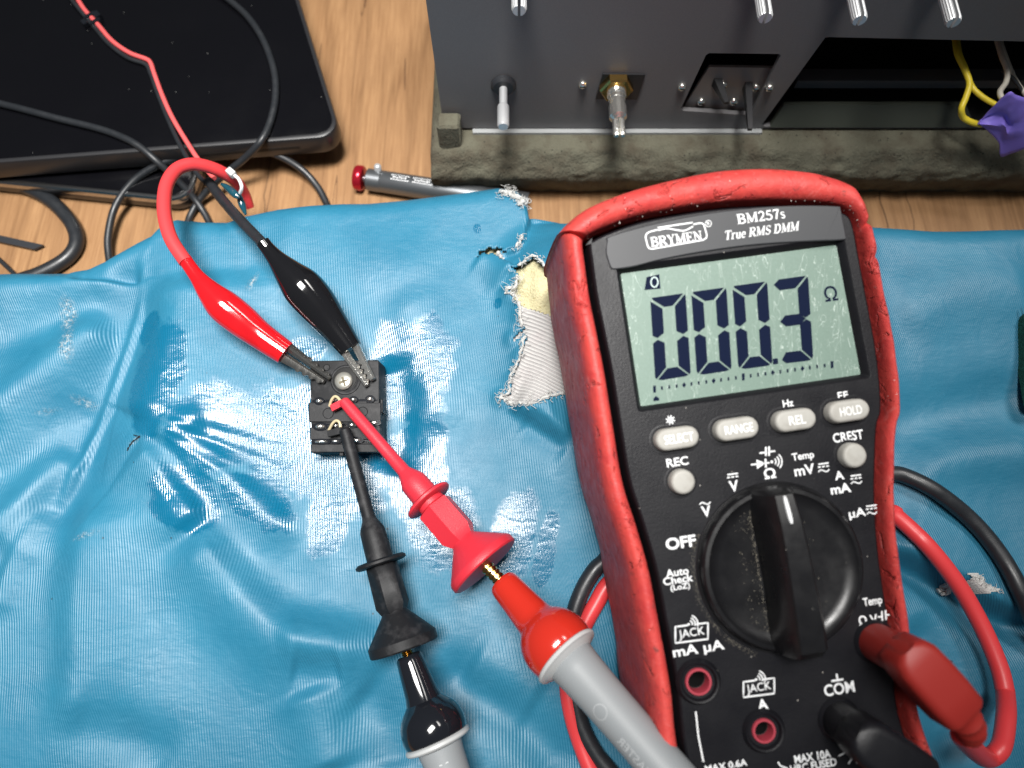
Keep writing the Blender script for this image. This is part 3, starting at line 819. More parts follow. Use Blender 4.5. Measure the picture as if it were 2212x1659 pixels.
# display
lcd = mesh('display', loft([mloop(offset_poly(LCD, .6), -3), mloop(offset_poly(LCD, .6), -1.5)]), M['lcd'], meter, smooth=False)
DW = -1.44
dig = []
def seg7(on, k):
    TLc, TR, BR, BL = np.array((693 + 234.5 * k, 826 - 34 * k)), np.array((895 + 233.5 * k, 797 - 33.5 * k)), np.array((926 + 233.5 * k, 1268 - 29 * k)), np.array((722 + 238 * k, 1302 - 33 * k))
    def pt(s, t): return TLc * (1 - s) * (1 - t) + TR * s * (1 - t) + BR * s * t + BL * (1 - s) * t
    a, b, g = .325, .130, .012
    pol = {'a': [(.05, 0), (.93, 0), (.93 - .02, .012), (1 - a - .06, b), (a + .05, b), (.05, .02)],
           'b': [(1, .05), (1, .455), (.86, .49), (1 - a, .44), (1 - a, b + .01), (.98, .01)],
           'c': [(1, .545), (1, .95), (.97, .985), (1 - a, 1 - b - .01), (1 - a, .56), (.86, .51)],
           'd': [(.08, .985), (.2, 1), (.85, 1), (.93, .988), (1 - a - .04, 1 - b), (a + .03, 1 - b)],
           'e': [(0, .545), (0, .95), (.04, .98), (a, 1 - b - .015), (a, .56), (.14, .51)],
           'f': [(0, .05), (0, .455), (.14, .49), (a, .44), (a, b + .02), (.0, .04)],
           'g': [(.10, .5), (.26, .5 - b / 2), (1 - a, .5 - b / 2), (.86, .5), (1 - a, .5 + b / 2), (.26, .5 + b / 2)]}
    if on == 'abgcd': pol['a'] = [(.0, .055), (.16, 0), (.93, 0), (.91, .012), (1 - a - .06, b), (.16, b)]; pol['d'] = [(.06, .955), (.18, 1), (.85, 1), (.93, .988), (1 - a - .04, 1 - b), (.2, 1 - b)]
    for s in on:
        L = [F(c7(*pt(*q)), DW) for q in pol[s]]
        dig.append(([MW(u, v, DW) for u, v in L], [tuple(range(len(L)))]))
for k, on in enumerate(('abcdef', 'abcdef', 'abcdef', 'abgcd')): seg7(on, k)
def lcd_poly(pts): L = [F(c7(x, y), DW) for x, y in pts]; dig.append(([MW(u, v, DW) for u, v in L], [tuple(range(len(L)))]))
lcd_poly([(1393, 1174), (1422, 1170), (1425, 1202), (1396, 1206)])
for i in range(25):
    x, y = 717 + 42.3 * i, 1346 - 5.85 * i
    if i in (0, 12, 24): lcd_poly([(x - 8, y - 18), (x + 8, y - 20), (x + 9, y + 20), (x - 6, y + 22)])
    elif i in (4, 8, 16, 20): lcd_poly([(x, y - 16), (x + 12, y - 1), (x + 1, y + 16), (x - 11, y + 1)])
    else: lcd_poly([(x - 5, y - 9), (x + 5, y - 10), (x + 6, y + 10), (x - 4, y + 11)])
lcd_poly([(725, 1385), (745, 1400), (744, 1412), (712, 1416), (710, 1402)])
dig.append(fit(text_mesh('\u03a9', .012), c7, 1725, 800, 76, 88, DW))
sq = [F(c7(x, y), DW) for x, y in ((672, 706), (745, 690), (752, 772), (660, 780))]
dig.append(([MW(u, v, DW) for u, v in sq], [(0, 1, 2, 3)]))
mesh('readout', join(*dig), M['lcd_ink'], lcd, smooth=False)
mk = mat('lcd_pale_mark', (.42, .52, .50), .3, coat=.4)
mesh('zero_mark', outline(c7, circle(717, 735, 20, 18, 28), 8, DW + .05), mk, lcd, smooth=False)  # pale zero inside the dark annunciator square

# push buttons
def capsule(cr, cx, cy, hl_, r, w):
    c = F(cr(cx, cy), w); mm = cr.k * depth(MW(c[0], c[1], w)) / FPX
    hl_, r = hl_ * mm, r * mm; out = []
    if hl_ - r < .05: return [(c[0] + r * math.cos(2 * math.pi * i / 32), c[1] + r * math.sin(2 * math.pi * i / 32)) for i in range(32)]
    for s, a0 in ((1, -90), (-1, 90)):
        for k in range(13):
            q = math.radians(a0 + 180 * k / 12); out.append((c[0] + s * (hl_ - r) + r * math.cos(q), c[1] + r * math.sin(q)))
    return out
KW = 3.0
def button(cr, cx, cy, hl_, r, word=None, ww=0):
    L = capsule(cr, cx, cy, hl_, r, KW)
    b = mesh('button', loft([mloop(offset_poly(L, .25), PW - .3), mloop(offset_poly(L, .1), KW - .7), mloop(offset_poly(L, -.05), KW - .3), mloop(offset_poly(L, -.35), KW - .05), mloop(offset_poly(L, -.7), KW)]), M['key'], meter, 35)
    if word: mesh('lettering', fit(text_mesh(word, .01), cr, cx + 5, cy, ww, 40, KW + .06), M['key_ink'], b, smooth=False)
    ring = offset_poly(L, .55)
    return loft([mloop(offset_poly(ring, .5), PW + .04), mloop(ring, PW + .12), mloop(offset_poly(L, .2), PW + .03)], False, False)
surr = [button(c8, 205, 202, 96, 46, 'SELECT', 132), button(c8, 470, 160, 96, 46, 'RANGE', 128), button(c8, 728, 121, 92, 45, 'REL', 76), button(c8, 965, 80, 92, 45, 'HOLD', 100),
        button(c8, 230, 395, 53, 52.9), button(c8, 990, 278, 53, 52.9)]
mesh('button_surround', join(*surr), M['case'], meter)

# printed markings on the face
IW = PW + .07
mk_ = []
def T(s, x, y, w, h, bold=.02): mk_.append(fit(text_mesh(s, bold), c8, x, y, w, h, IW))
def BL_(pts, wpx=6, closed=False): mk_.append(outline(c8, dots(pts, 3), wpx, IW, closed))
def CV(pts, wpx=6): mk_.append(outline(c8, [tuple(q) for q in catmull(pts, 5)], wpx, IW, False))
T('OFF', 218, 662, 136, 52, .03); T('Auto', 202, 793, 102, 34); T('Check', 206, 826, 134, 34); T('(LoZ)', 216, 861, 88, 32)
T('REC', 203, 306, 98, 38); T('CREST', 957, 193, 138, 42); T('Hz', 692, 47, 48, 32); T('EF', 934, 12, 46, 32)
T('Temp', 758, 284, 100, 42); T('mV', 764, 342, 92, 46); T('A', 918, 366, 42, 38, .03); T('mA', 924, 424, 92, 42, .03); T('\u00b5A', 998, 535, 78, 48)
T('V', 452, 413, 42, 48, .025); T('V', 330, 525, 42, 48, .025); T('Temp', 1066, 926, 86, 46); T('\u03a9 V', 1046, 1004, 86, 44)
T('mA \u00b5A', 297, 1135, 232, 54, .02); T('A', 580, 1378, 48, 46, .03); T('COM', 918, 1308, 138, 50, .02); T('\u03a9', 611, 357, 52, 46, .02)
T('MAX 0.6A', 418, 1648, 190, 30); T('MAX 10A', 800, 1608, 165, 36); T('HRC FUSED', 804, 1648, 210, 34)
for x, y in ((447, 366), (848, 320), (992, 372), (1060, 506)):
    BL_([(x - 23, y - 3), (x + 23, y - 9)], 6)
    for k in (-18, 0, 18): BL_([(x + k - 6, y + 8 - k * .13), (x + k + 6, y + 6 - k * .13)], 6)
for x, y, w in ((325, 490, 24), (850, 346, 24), (994, 398, 24), (1062, 533, 22)):
    CV([(x - w, y + 5), (x - w * .55, y - 4), (x, y), (x + w * .55, y + 3), (x + w, y - 7)], 5)
# continuity / diode / capacitance group
BL_([(594, 240), (594, 280)], 8); BL_([(608, 238), (608, 280)], 8); BL_([(566, 268), (594, 264)], 7); BL_([(608, 262), (636, 258)], 7)
BL_([(528, 319), (610, 310)], 7); BL_([(592, 292), (594, 332)], 8)
tri = [F(c8(x, y), IW) for x, y in ((552, 296), (592, 312), (555, 338))]; mk_.append(([MW(u, v, IW) for u, v in tri], [(0, 1, 2)]))
def waves(x, y, s, ang, n=3):
    cpt = [F(c8(x + s * .14 * math.cos(2 * math.pi * i / 12), y + s * .14 * math.sin(2 * math.pi * i / 12)), IW) for i in range(12)]
    mk_.append(([MW(u, v, IW) for u, v in cpt], [tuple(range(12))]))
    for k in range(n):
        r = s * (.42 + .3 * k); CV([(x + r * math.cos(math.radians(a)), y + r * math.sin(math.radians(a))) for a in (ang - 42, ang - 20, ang, ang + 20, ang + 42)], 5.5)
waves(620, 306, 44, -4)
# jack boxes
def jackbox(x, y, w, h):
    k = -.125
    P_ = lambda a, b: (x + a, y + b + k * a)
    BL_([P_(-w * .25, -h), P_(-w, -h), P_(-w, h), P_(w, h), P_(w, -h), P_(w * .28, -h)], 7)
    T('JACK', x, y + 3, w * 1.62, 46, .004)
    waves(x - w * .18, y - h - 2, 40, -28)
jackbox(266, 1062, 72, 36); jackbox(563, 1304, 68, 34)
# brightness symbol above SELECT
CV(circle(172, 121, 8, 10) + [(180, 121)], 9)
for k in range(8):
    a = math.radians(45 * k + 10); BL_([(172 + 13 * math.cos(a), 121 + 13 * math.sin(a)), (172 + 21 * math.cos(a), 121 + 21 * math.sin(a))], 5)
# earth mark, capacitor mark, rules
BL_([(884, 1275), (936, 1267)], 9); BL_([(906, 1242), (910, 1268)], 8)
BL_([(1088, 992), (1106, 990)], 6); BL_([(1106, 966), (1109, 1008)], 7); BL_([(1122, 962), (1125, 1004)], 7); BL_([(1123, 984), (1140, 981)], 6)
BL_([(284, 1410), (296, 1520), (318, 1632)], 7)
CV([(648, 1632), (660, 1650), (690, 1660)], 6); CV([(945, 1570), (940, 1592), (915, 1606)], 6); BL_([(962, 1580), (972, 1620), (958, 1640)], 6); BL_([(984, 1596), (996, 1640)], 6)
mesh('markings', join(*mk_), M['white_ink'], body, smooth=False)

# rotary dial
DC = F(c8(655, 770), .5); mmd = c8.k * depth(MW(DC[0], DC[1], .5)) / FPX
RD = 366 * mmd
def circ(r, w, n=72): return [MW(DC[0] + r * math.cos(2 * math.pi * i / n), DC[1] + r * math.sin(2 * math.pi * i / n), w) for i in range(n)]
dial = mesh('dial', loft([circ(RD + .6, PW - .2), circ(RD + .3, PW + .15), circ(RD - .25, PW + .05), circ(RD - .3, PW + 1.6), circ(RD - .9, PW + 2.3), circ(RD - 1.7, PW + 2.4), circ(RD - 2.5, PW + 1.6), circ(RD - 4.5, PW + 1.1), circ(2, PW + .9)], False, True), M['dial'], meter, 40)
def scuff(a, rr): return None
gt, gb = F(c8(632, 440), 7.), F(c8(775, 1195), 9.)
gdir = (gb - gt); GL = np.linalg.norm(gdir); gdir /= GL; gper = np.array([-gdir[1], gdir[0]])
gc = DC
def grip_ring(t, wb, wt, hgt):
    c = gc + gdir * t
    return [(wb, PW + .8), (wb * .86, PW + hgt * .4), (wt * 1.12, PW + hgt * .86), (wt * .8, PW + hgt), (-wt * .8, PW + hgt), (-wt * 1.12, PW + hgt * .86), (-wb * .86, PW + hgt * .4), (-wb, PW + .8)], c
loops = []
for t, wb, wt, hg in ((-RD + .3, 3.4, 1.2, 3.0), (-RD + .8, 4.6, 1.9, 6.6), (-RD + 1.8, 5.0, 2.3, 8.6), (-RD * .6, 4.9, 2.6, 10.0), (-RD * .2, 4.6, 2.8, 10.8), (RD * .25, 4.6, 3.0, 11.0), (RD * .6, 5.0, 3.2, 11.0), (RD * .86, 5.3, 3.2, 10.4), (RD - .9, 5.0, 2.8, 8.6), (RD - .3, 4.0, 2.0, 4.0)):
    ring, c = grip_ring(t, wb, wt, hg)
    loops.append([MW(*(c + gper * a), w) for a, w in ring])
grip = mesh('grip', loft(loops), M['dial'], dial, 28)
a_, b_ = DC + gdir * (-RD + 2.0), DC + gdir * (-RD * .58)
lin = [MW(*(a_ + (b_ - a_) * t), PW + 8.75 + 1.45 * t) for t in np.linspace(0, 1, 8)]
mesh('pointer_line', tube(lin, [.25, .42, .46, .46, .46, .46, .42, .25], 8), M['white_ink'], dial)
# dust in the scoops beside the grip
dv, df = [], []
for _ in range(420):
    s_ = -1 if random.random() < .85 else 1
    t = (random.random() * 1.7 - .85) * RD
    w0 = 5.0 + abs(random.gauss(0, .28)) if random.random() < .6 else 5 + random.random() * 4
    p = DC + gdir * t + gper * s_ * w0
    if np.linalg.norm(p - DC) > RD - 2.2: continue
    r = .06 + .12 * random.random() ** 2; n = len(dv); ph = random.random() * 6
    hh = PW + 1.25
    dv += [MW(p[0] + r * math.cos(ph + k * 2.1), p[1] + r * math.sin(ph + k * 2.1), hh) for k in range(3)]; df.append((n, n + 1, n + 2))
for _ in range(380):
    a = math.radians(random.uniform(150, 245)); r0 = RD + .75 + abs(random.gauss(0, .55)); p = DC + np.array([math.cos(a), math.sin(a)]) * r0
    r = .05 + .10 * random.random() ** 2; n = len(dv); ph = random.random() * 6
    dv += [MW(p[0] + r * math.cos(ph + k * 2.1), p[1] + r * math.sin(ph + k * 2.1), PW + .2) for k in range(3)]; df.append((n, n + 1, n + 2))
o = mesh('dust', (dv, df), mat('grey_dust', (.16, .145, .115), .9), dial, smooth=False); o['kind'] = 'stuff'
# crumbs along the top of the case
dv, df = [], []
for _ in range(70):
    i = random.randrange((nl + 14) * NS, nT); q = inner_s[i] + (random.random() - .55) * np.array([.6, 1.8]); r = .05 + .16 * random.random() ** 2
    n = len(dv); ph = random.random() * 6; w = 1.2 if random.random() < .3 else .2
    dv += [MW(q[0] + r * math.cos(ph + k * 1.57), q[1] + r * math.sin(ph + k * 1.57), w) for k in range(4)] + [MW(q[0], q[1], w + .2)]
    df += [(n, n + 1, n + 4), (n + 1, n + 2, n + 4), (n + 2, n + 3, n + 4), (n + 3, n, n + 4)]
o = mesh('crumbs', (dv, df), mat('pale_crumbs', (.55, .52, .48), .8), meter, smooth=False); o['kind'] = 'stuff'

# sockets
def socket(cx, cy, ro, ri, col):
    c = F(c8(cx, cy), PW + .8); mm = c8.k * depth(MW(c[0], c[1], PW)) / FPX
    C = lambda r, w: [MW(c[0] + r * mm * math.cos(2 * math.pi * i / 40), c[1] + r * mm * math.sin(2 * math.pi * i / 40), w) for i in range(40)]
    j = mesh('socket', loft([C(ro + 14, PW - .1), C(ro + 6, PW + .6), C(ro, PW + 1.0), C(ro - 8, PW + .9), C(ro - 16, PW + .1), C(ri + 12, PW + .06), C(ri + 5, PW + .06)], False, False), M['case'], meter)
    if col is None: return c, mm
    mesh('tube', loft([C(ri + 8, PW + .02), C(ri + 5, PW + .5), C(ri - 4, PW + .5), C(ri - 7, PW), C(ri - 7, -2.0)], False, False), col, j)
    mesh('bore', loft([C(ri - 6.5, -1.95), C(ri - 9, -2.0), C(ri - 9, -11), C(2, -11)], False, True), M['dark_hole'], j)
    return c, mm
socket(300, 1282, 88, 52, M['jack_red']); socket(590, 1500, 84, 46, M['jack_red'])
cV, mmV = socket(1085, 1105, 84, 30, None); cC, mmC = socket(925, 1450, 84, 30, None)

# ------------------------------------------------------------------ test leads: plug, cable, handle, screw-on hook clip
def grab_axis(crA, a, za, crB, b, zb): return at_z(crA(*a), za), at_z(crB(*b), zb)
def prof_px(cr, p0, p1, rows):
    """rows: (fraction, radius in crop pixels) -> millimetres at the depth of each point"""
    out = []
    d0, d1 = depth(p0), depth(p1)
    for s_, r in rows:
        f = s_ * d0 / (d1 - s_ * (d1 - d0))
        q = p0 + (p1 - p0) * f; out.append((f, r * cr.k * depth(q) / FPX))
    return out
def plug_parts(root, c, m_plug, du, far, hd):
    """right-angle banana plug seated in the meter face at c, head pointing along du"""
    du = np.array(du, float); du /= np.linalg.norm(du); pe = np.array([-du[1], du[0]])
    stem = lathe(MW(c[0], c[1], PW), MW(c[0], c[1], PW + hd), [(0, 4.0), (.06, 4.1), (.5, 4.2), (.9, 4.4), (1, 4.2)], 28)
    loops = []
    for t, hw, z0, z1 in ((-4.2, 2.2, hd - 6.0, hd + 1.0), (-3.2, 3.7, hd - 7.5, hd + 1.5), (-1, 4.6, hd - 8, hd + 1.8), (3, 4.8, hd - 8, hd + 1.9), (8, 4.8, hd - 8, hd + 1.8), (12.2, 4.6, hd - 7.6, hd + 1.6), (13.2, 4.2, hd - 7, hd + 1.0)):
        cc = np.array(c) + du * t; L = rrect(-hw, z0, hw, z1, min(2.0, hw * .8), 4)
        loops.append([MW(*(cc + pe * a), w) for a, w in L])
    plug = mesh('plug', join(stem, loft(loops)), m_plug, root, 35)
    rel = []
    for k in range(15):
        t = 13 + k * .75; r = (3.1 - .07 * k) * (1.12 if k % 3 == 0 else .96)
        cc = np.array(c) + du * t
        rel.append((MW(cc[0], cc[1], hd - 2.5 - .04 * k * k * far), r))
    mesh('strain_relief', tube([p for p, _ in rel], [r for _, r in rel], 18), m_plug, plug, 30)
    return rel[-1][0], MW(*(np.array(c) + du * 26), hd - 2.5 - .04 * 300 * far)

red = thing('test_lead', at_z(c6(1300, 900), 12), 'red test lead with a red capped grey probe, plugged in the meter', 'test lead')
blk = thing('test_lead', at_z(c6(650, 1300), 12), 'black test lead with a black capped grey probe, plugged in the COM socket', 'test lead')

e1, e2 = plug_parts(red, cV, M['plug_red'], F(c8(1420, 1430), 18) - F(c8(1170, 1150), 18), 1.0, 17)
e3, e4 = plug_parts(blk, cC, M['case'], F(c8(1250, 1640), 18) - F(c8(1040, 1500), 18), .8, 14)  # darker case black, taking in the shade over the plug

def cl(cr, x, y, up=2.6):
    q = at_z(cr(x, y), 15.)
    for _ in range(4): q = at_z(cr(x, y), float(hfun(q[0], q[1])) + up)
    return q
RC = 2.3
redc = [e1, e2] + [at_z(c8(1560, 1612), 30), at_z(c8(1630, 1570), 28), at_z(c8(1655, 1430), 24)] + [cl(c8, x, y, u) for x, y, u in ((1640, 1280, 4.5), (1580, 1110, 2.8), (1510, 960, 2.6), (1420, 810, 3.4), (1300, 660, 2.6), (1210, 570, 2.6))]
def under(x, y, up=2.45): return np.array([x, y, float(hfun(x, y)) + up])
lr = [cl(c6, x, y) for x, y in ((1640, 560), (1560, 680), (1490, 810), (1430, 960), (1405, 1100), (1425, 1260), (1475, 1430), (1560, 1640), (1640, 1800))]
q0 = redc[-1]; q1 = lr[0]
def settle(pts, n=4):
    P_ = np.array(pts)
    for _ in range(n):
        z = P_[:, 2].copy(); z[1:-1] = .25 * z[:-2] + .5 * z[1:-1] + .25 * z[2:]
        P_[:, 2] = np.maximum(z, hfun(P_[:, 0], P_[:, 1]) + RC)
    return [p for p in P_]
_px = catmull([c8(x, y) for x, y in ((1652, 1330), (1630, 1230), (1580, 1100), (1510, 960), (1430, 830), (1320, 690), (1220, 590), (1150, 530))], 3)
for _r in range(3):
    _z = [18.] * len(_px) if _r == 0 else [p[2] for p in _d]
    _d = settle([at_z(p, z) for p, z in zip(_px, _z)], 12)
    _d = [at_z(p, q[2]) for p, q in zip(_px, _d)]
redc = redc[:5] + _d
mid = [under(q0[0] + (q1[0] - q0[0]) * t, q0[1] + (q1[1] - q0[1]) * t + 10 * math.sin(t * 3.14)) for t in (.14, .3, .5, .7, .88)]
mesh('cable', tube(catmull(redc + mid + lr, 8), RC, 16), M['cable_red'], red)
blc = [cl(pp, x, y) for x, y in ((1905, 1020), (1950, 1026), (2020, 1060), (2100, 1125), (2165, 1205), (2215, 1300), (2260, 1420))] + [at_z((2330, 1640), 12), at_z((2560, 1900), 3), at_z((2900, 2050), 2.5)]
lb = [cl(c6, x, y) for x, y in ((1620, 430), (1550, 500), (1480, 620), (1430, 780), (1420, 950), (1440, 1150), (1480, 1330), (1560, 1490), (1680, 1640), (1760, 1780))]
q0 = blc[0]; q1 = lb[0]
mid = [under(q0[0] + (q1[0] - q0[0]) * t, q0[1] + (q1[1] - q0[1]) * t + 24 * math.sin(t * 3.14), 2.5) for t in (.12, .3, .5, .7, .88)]
mesh('cable', tube(catmull(blc[::-1] + mid + lb, 8), RC, 16), M['cable'], blk)
tail = [e3, e4] + [at_z(c8(1500, 1900), 20), at_z(c8(1900, 1900), 12)]
mesh('cable', tube(catmull(tail, 8), RC, 14), M['cable'], blk)

# probe bodies
def probe(root, p0, p1, cap_rows, col_rows, han_rows, capm, seg=36):
    cap = mesh('probe_cap', lathe(p0, p1, prof_px(c6, p0, p1, cap_rows), seg), capm, root, 30)
    mesh('collar', lathe(p0, p1, prof_px(c6, p0, p1, col_rows), seg), M['grey_light'], root, 40)
    return mesh('handle', lathe(p0, p1, prof_px(c6, p0, p1, han_rows), seg), M['grey'], root, 40)
# red probe
rp0, rp1 = at_z(c6(1050, 560), 41), at_z(c6(2010, 1660), 58)
hr = probe(red, rp0, rp1, [(0, 52), (.004, 74), (.012, 82), (.03, 86), (.10, 95), (.17, 106), (.192, 112), (.206, 126), (.225, 152), (.25, 174), (.28, 188), (.31, 194), (.335, 192), (.354, 186), (.362, 180), (.364, 150)],
           [(.352, 150), (.357, 186), (.362, 195), (.369, 197), (.375, 192), (.379, 165), (.395, 130)],
           [(.37, 120), (.395, 138), (.44, 132), (.55, 126), (.7, 124), (.85, 126), (1.0, 128), (1.2, 130)], M['cap_red'])
def on_handle(vf, pa, pb, f, height, side=0., flip=False, rad=None):
    """raised lettering wrapped along a probe handle"""
    v, fc = vf; v = np.array(v); lo, hi = v.min(0), v.max(0); v = (v - (lo + hi) / 2) * height / (hi[1] - lo[1])
    t = (pb - pa); L = np.linalg.norm(t); t /= L; a = np.array([0, 0, 1.]); a -= t * (a @ t); a /= np.linalg.norm(a); b = np.cross(t, a)
    out = []
    for x, y in v:
        if flip: x, y = -x, -y
        ang = side + y / rad
        out.append(pa + t * (L * f + x) + (rad + .10) * (a * math.cos(ang) + b * math.sin(ang)))
    return out, fc
rad_r = 126 * c6.k * depth(rp0 + (rp1 - rp0) * .8) / FPX
emb = mat('embossed_grey', (.37, .385, .395), .4)
mesh('lettering', join(on_handle(text_mesh('PROBE MASTER', .01), rp0, rp1, .915, 1.9, .72, True, rad_r), on_handle(text_mesh('3', 0.), rp0, rp1, .526, 2.0, .42, True, rad_r * 1.02),
                       on_handle(ribbon(circle(0, 0, 1, 24) + [(1, 0)], .12), rp0, rp1, .656, 3.4, .55, False, rad_r * 1.01)), emb, hr, smooth=False)
# black probe
bp0, bp1 = at_z(c6(545, 955), 27), at_z(c6(830, 1780), 25)
hb = probe(blk, bp0, bp1, [(0, 50), (.006, 66), (.02, 72), (.05, 74), (.15, 82), (.25, 90), (.30, 100), (.335, 128), (.37, 152), (.41, 168), (.46, 177), (.50, 178), (.535, 174), (.55, 166), (.552, 130)],
           [(.54, 130), (.545, 172), (.556, 181), (.572, 182), (.582, 176), (.59, 150), (.60, 120)],
           [(.585, 110), (.60, 124), (.66, 118), (.8, 114), (1.0, 112), (1.2, 112)], M['black_gloss'])
rad_b = 117 * c6.k * depth(bp0 + (bp1 - bp0) * .7) / FPX
mesh('lettering', on_handle(text_mesh('1', 0.), bp0, bp1, .70, 2.3, -.05, False, rad_b), emb, hb, smooth=False)

# relay base position first: its top carries the hooks
RX = [at_z(c5(x, y), 30) for x, y in ((190, 190), (862, 180), (872, 1070), (205, 1090))]
rc_ = sum(RX) / 4
rcz = float(hfun(rc_[0], rc_[1]))
RTOP = rcz + 9.5
rn = np.array([-.03, -.17, .985]); rn /= np.linalg.norm(rn)
ro_ = at_z(c5(530, 630), RTOP)
rx_ = at_plane(c5(872, 635), ro_, rn) - at_plane(c5(190, 640), ro_, rn); rx_ /= np.linalg.norm(rx_); ry_ = np.cross(rn, rx_)
def RW(u, v, w): return ro_ + rx_ * u + ry_ * v + rn * w
def RF(x, y, w=0.):
    q = at_plane(c5(x, y), ro_ + rn * w, rn) - ro_
    return np.array([q @ rx_, q @ ry_])
mmr = c5.k * depth(ro_) / FPX

def hook_clip(root, tip, endp, rows, bodym, rowsb, ring_f, ring_r, hooks, block):
    g = mesh('hook_clip', lathe(tip, endp, prof_px(c6, tip, endp, rows), 20), bodym, root, 30)
    mesh('grip_body', lathe(tip, endp, prof_px(c6, tip, endp, rowsb), 6, phase=.3), bodym, g, 50)
    mesh('guard_ring', lathe(tip, endp, prof_px(c6, tip, endp, [(ring_f - .012, 60), (ring_f - .012, ring_r - 12), (ring_f - .004, ring_r), (ring_f + .006, ring_r), (ring_f + .012, ring_r - 12), (ring_f + .012, 60)]), 40), bodym, g, 40)
    mesh('hook', tube(catmull(hooks, 6), .42, 8), M['gold'], g)
    mesh('tip_block', block, bodym, g, 30)
    return g
def tip_block(a, b, w, h):
    a, b = np.array(a), np.array(b); t = b - a; L = np.linalg.norm(t); t /= L; s = np.cross(rn, t)
    P_ = lambda f, x, z: a + t * L * f + s * x + rn * z
    return loft([[P_(f, x * w, z * h) for x, z in ((-1, -1), (1, -1), (1, 1), (-1, 1))] for f in (0, 1)])
gr0 = RW(*RF(515, 575, 4.0), 4.0); gr1 = at_z(c6(968, 482), 37)
hook_clip(red, gr0, gr1, [(0, 22), (.008, 30), (.06, 33), (.30, 34), (.425, 37), (.435, 42), (.475, 66), (.49, 74), (.53, 76), (.63, 78), (.64, 60), (.80, 62), (.835, 70), (.85, 84), (.955, 206), (.965, 213), (.992, 214), (.999, 205), (1.0, 60)],
          M['grab_red'], [(.625, 70), (.64, 104), (.80, 106), (.84, 76)], .598, 136,
          [RW(*RF(385, 632, 2), 2.2), RW(*RF(398, 575, 3), 2.8), RW(*RF(430, 538, 3), 3.0), RW(*RF(465, 548, 3), 3.2), RW(*RF(500, 590, 3), 3.6)],
          tip_block(RW(*RF(405, 655, 2.4), 2.4), RW(*RF(510, 600, 3.2), 3.2), .95, .95))
gb0 = RW(*RF(528, 845, 4.0), 4.0); gb1 = at_z(c6(526, 925), 26.5)
hook_clip(blk, gb0, gb1, [(0, 24), (.01, 32), (.06, 34), (.40, 36), (.415, 40), (.45, 62), (.465, 68), (.55, 72), (.60, 72), (.61, 60), (.80, 60), (.83, 68), (.84, 76), (.945, 178), (.955, 188), (.992, 188), (.999, 180), (1., 60)],
          M['black_hard'], [(.605, 66), (.62, 86), (.80, 92), (.835, 70)], .606, 138,
          [RW(*RF(378, 868, 2), 2.2), RW(*RF(410, 800, 3), 2.9), RW(*RF(448, 772, 3), 3.1), RW(*RF(482, 790, 3), 3.3), RW(*RF(495, 840, 3), 3.6)],
          tip_block(RW(*RF(368, 900, 2.6), 2.6), RW(*RF(500, 868, 3.2), 3.2), .9, .85))
def screw_thread(a, b, r):
    rows = []
    for k in range(13): rows.append((k / 12, r * (1.15 if k % 2 else .88)))
    return lathe(a, b, rows, 20)
mesh('threaded_stud', screw_thread(gr1 - (gr1 - gr0) * .02, rp0 + (rp1 - rp0) * .01, 1.55), M['brass'], red)
mesh('threaded_stud', screw_thread(gb1 - (gb1 - gb0) * .02, bp0 + (bp1 - bp0) * .01, 1.35), M['brass'], blk)

# ------------------------------------------------------------------ relay base
relay = thing('relay_base', RW(0, 0, -9), 'black plastic relay base with solder pins and one cross head screw, on the blue vinyl', 'relay base')
rcorn = [RF(190, 188), RF(862, 178), RF(876, 1062), RF(205, 1090)]
RL = rloop(rcorn[::-1], .7)
rl = lambda w, d=0.: [RW(p[0], p[1], w) for p in offset_poly(RL, d)]
parts = [loft([rl(-9.2), rl(-.4), rl(-.1, -.15), rl(0, -.4)])]
def rbox(x0, y0, x1, y1, w0, w1, b=.15):
    L = [RF(x0, y0), RF(x1, y0), RF(x1, y1), RF(x0, y1)][::-1]
    return loft([[RW(p[0], p[1], w0) for p in L], [RW(p[0], p[1], w1 - b) for p in L], [RW(p[0], p[1], w1) for p in offset_poly(L, -b)]])
parts += [rbox(188, 600, 884, 785, -1, .55), rbox(196, 838, 878, 955, -1, .4), rbox(205, 1000, 868, 1078, -1, .35), rbox(172, 590, 192, 720, -5, -.6), rbox(872, 560, 896, 690, -5, -.6), rbox(470, 1075, 510, 1112, -6, -.8)]
def rcirc(cx, cy, r, w, n=32): c = RF(cx, cy, w); return [RW(c[0] + r * mmr * math.cos(2 * math.pi * i / n), c[1] + r * mmr * math.sin(2 * math.pi * i / n), w) for i in range(n)]
for cx, cy, r in ((355, 255, 34), (370, 700, 54), (705, 685, 50)):
    w = .02 if cy < 400 else .57
    parts.append(loft([rcirc(cx, cy, r, w), rcirc(cx, cy, r - 3, w + .12), rcirc(cx, cy, r - 7, w + .03), rcirc(cx, cy, 4, w + .02)], False, True))
parts.append(loft([rcirc(540, 375, 150, .0), rcirc(540, 375, 142, .3), rcirc(540, 375, 128, .32), rcirc(535, 370, 116, .06)], False, False))
rb = mesh('base_body', join(*parts), M['black_hard'], relay, 30)
mesh('recess', loft([rcirc(525, 360, 124, .05), rcirc(525, 360, 120, .16)], False, True), M['dark_hole'], rb)
scw = mesh('screw', loft([rcirc(520, 385, 90, .1), rcirc(520, 385, 88, .7), rcirc(520, 388, 78, 1.15), rcirc(520, 388, 56, 1.45), rcirc(520, 388, 20, 1.55)], False, True), M['screw'], relay, 60)
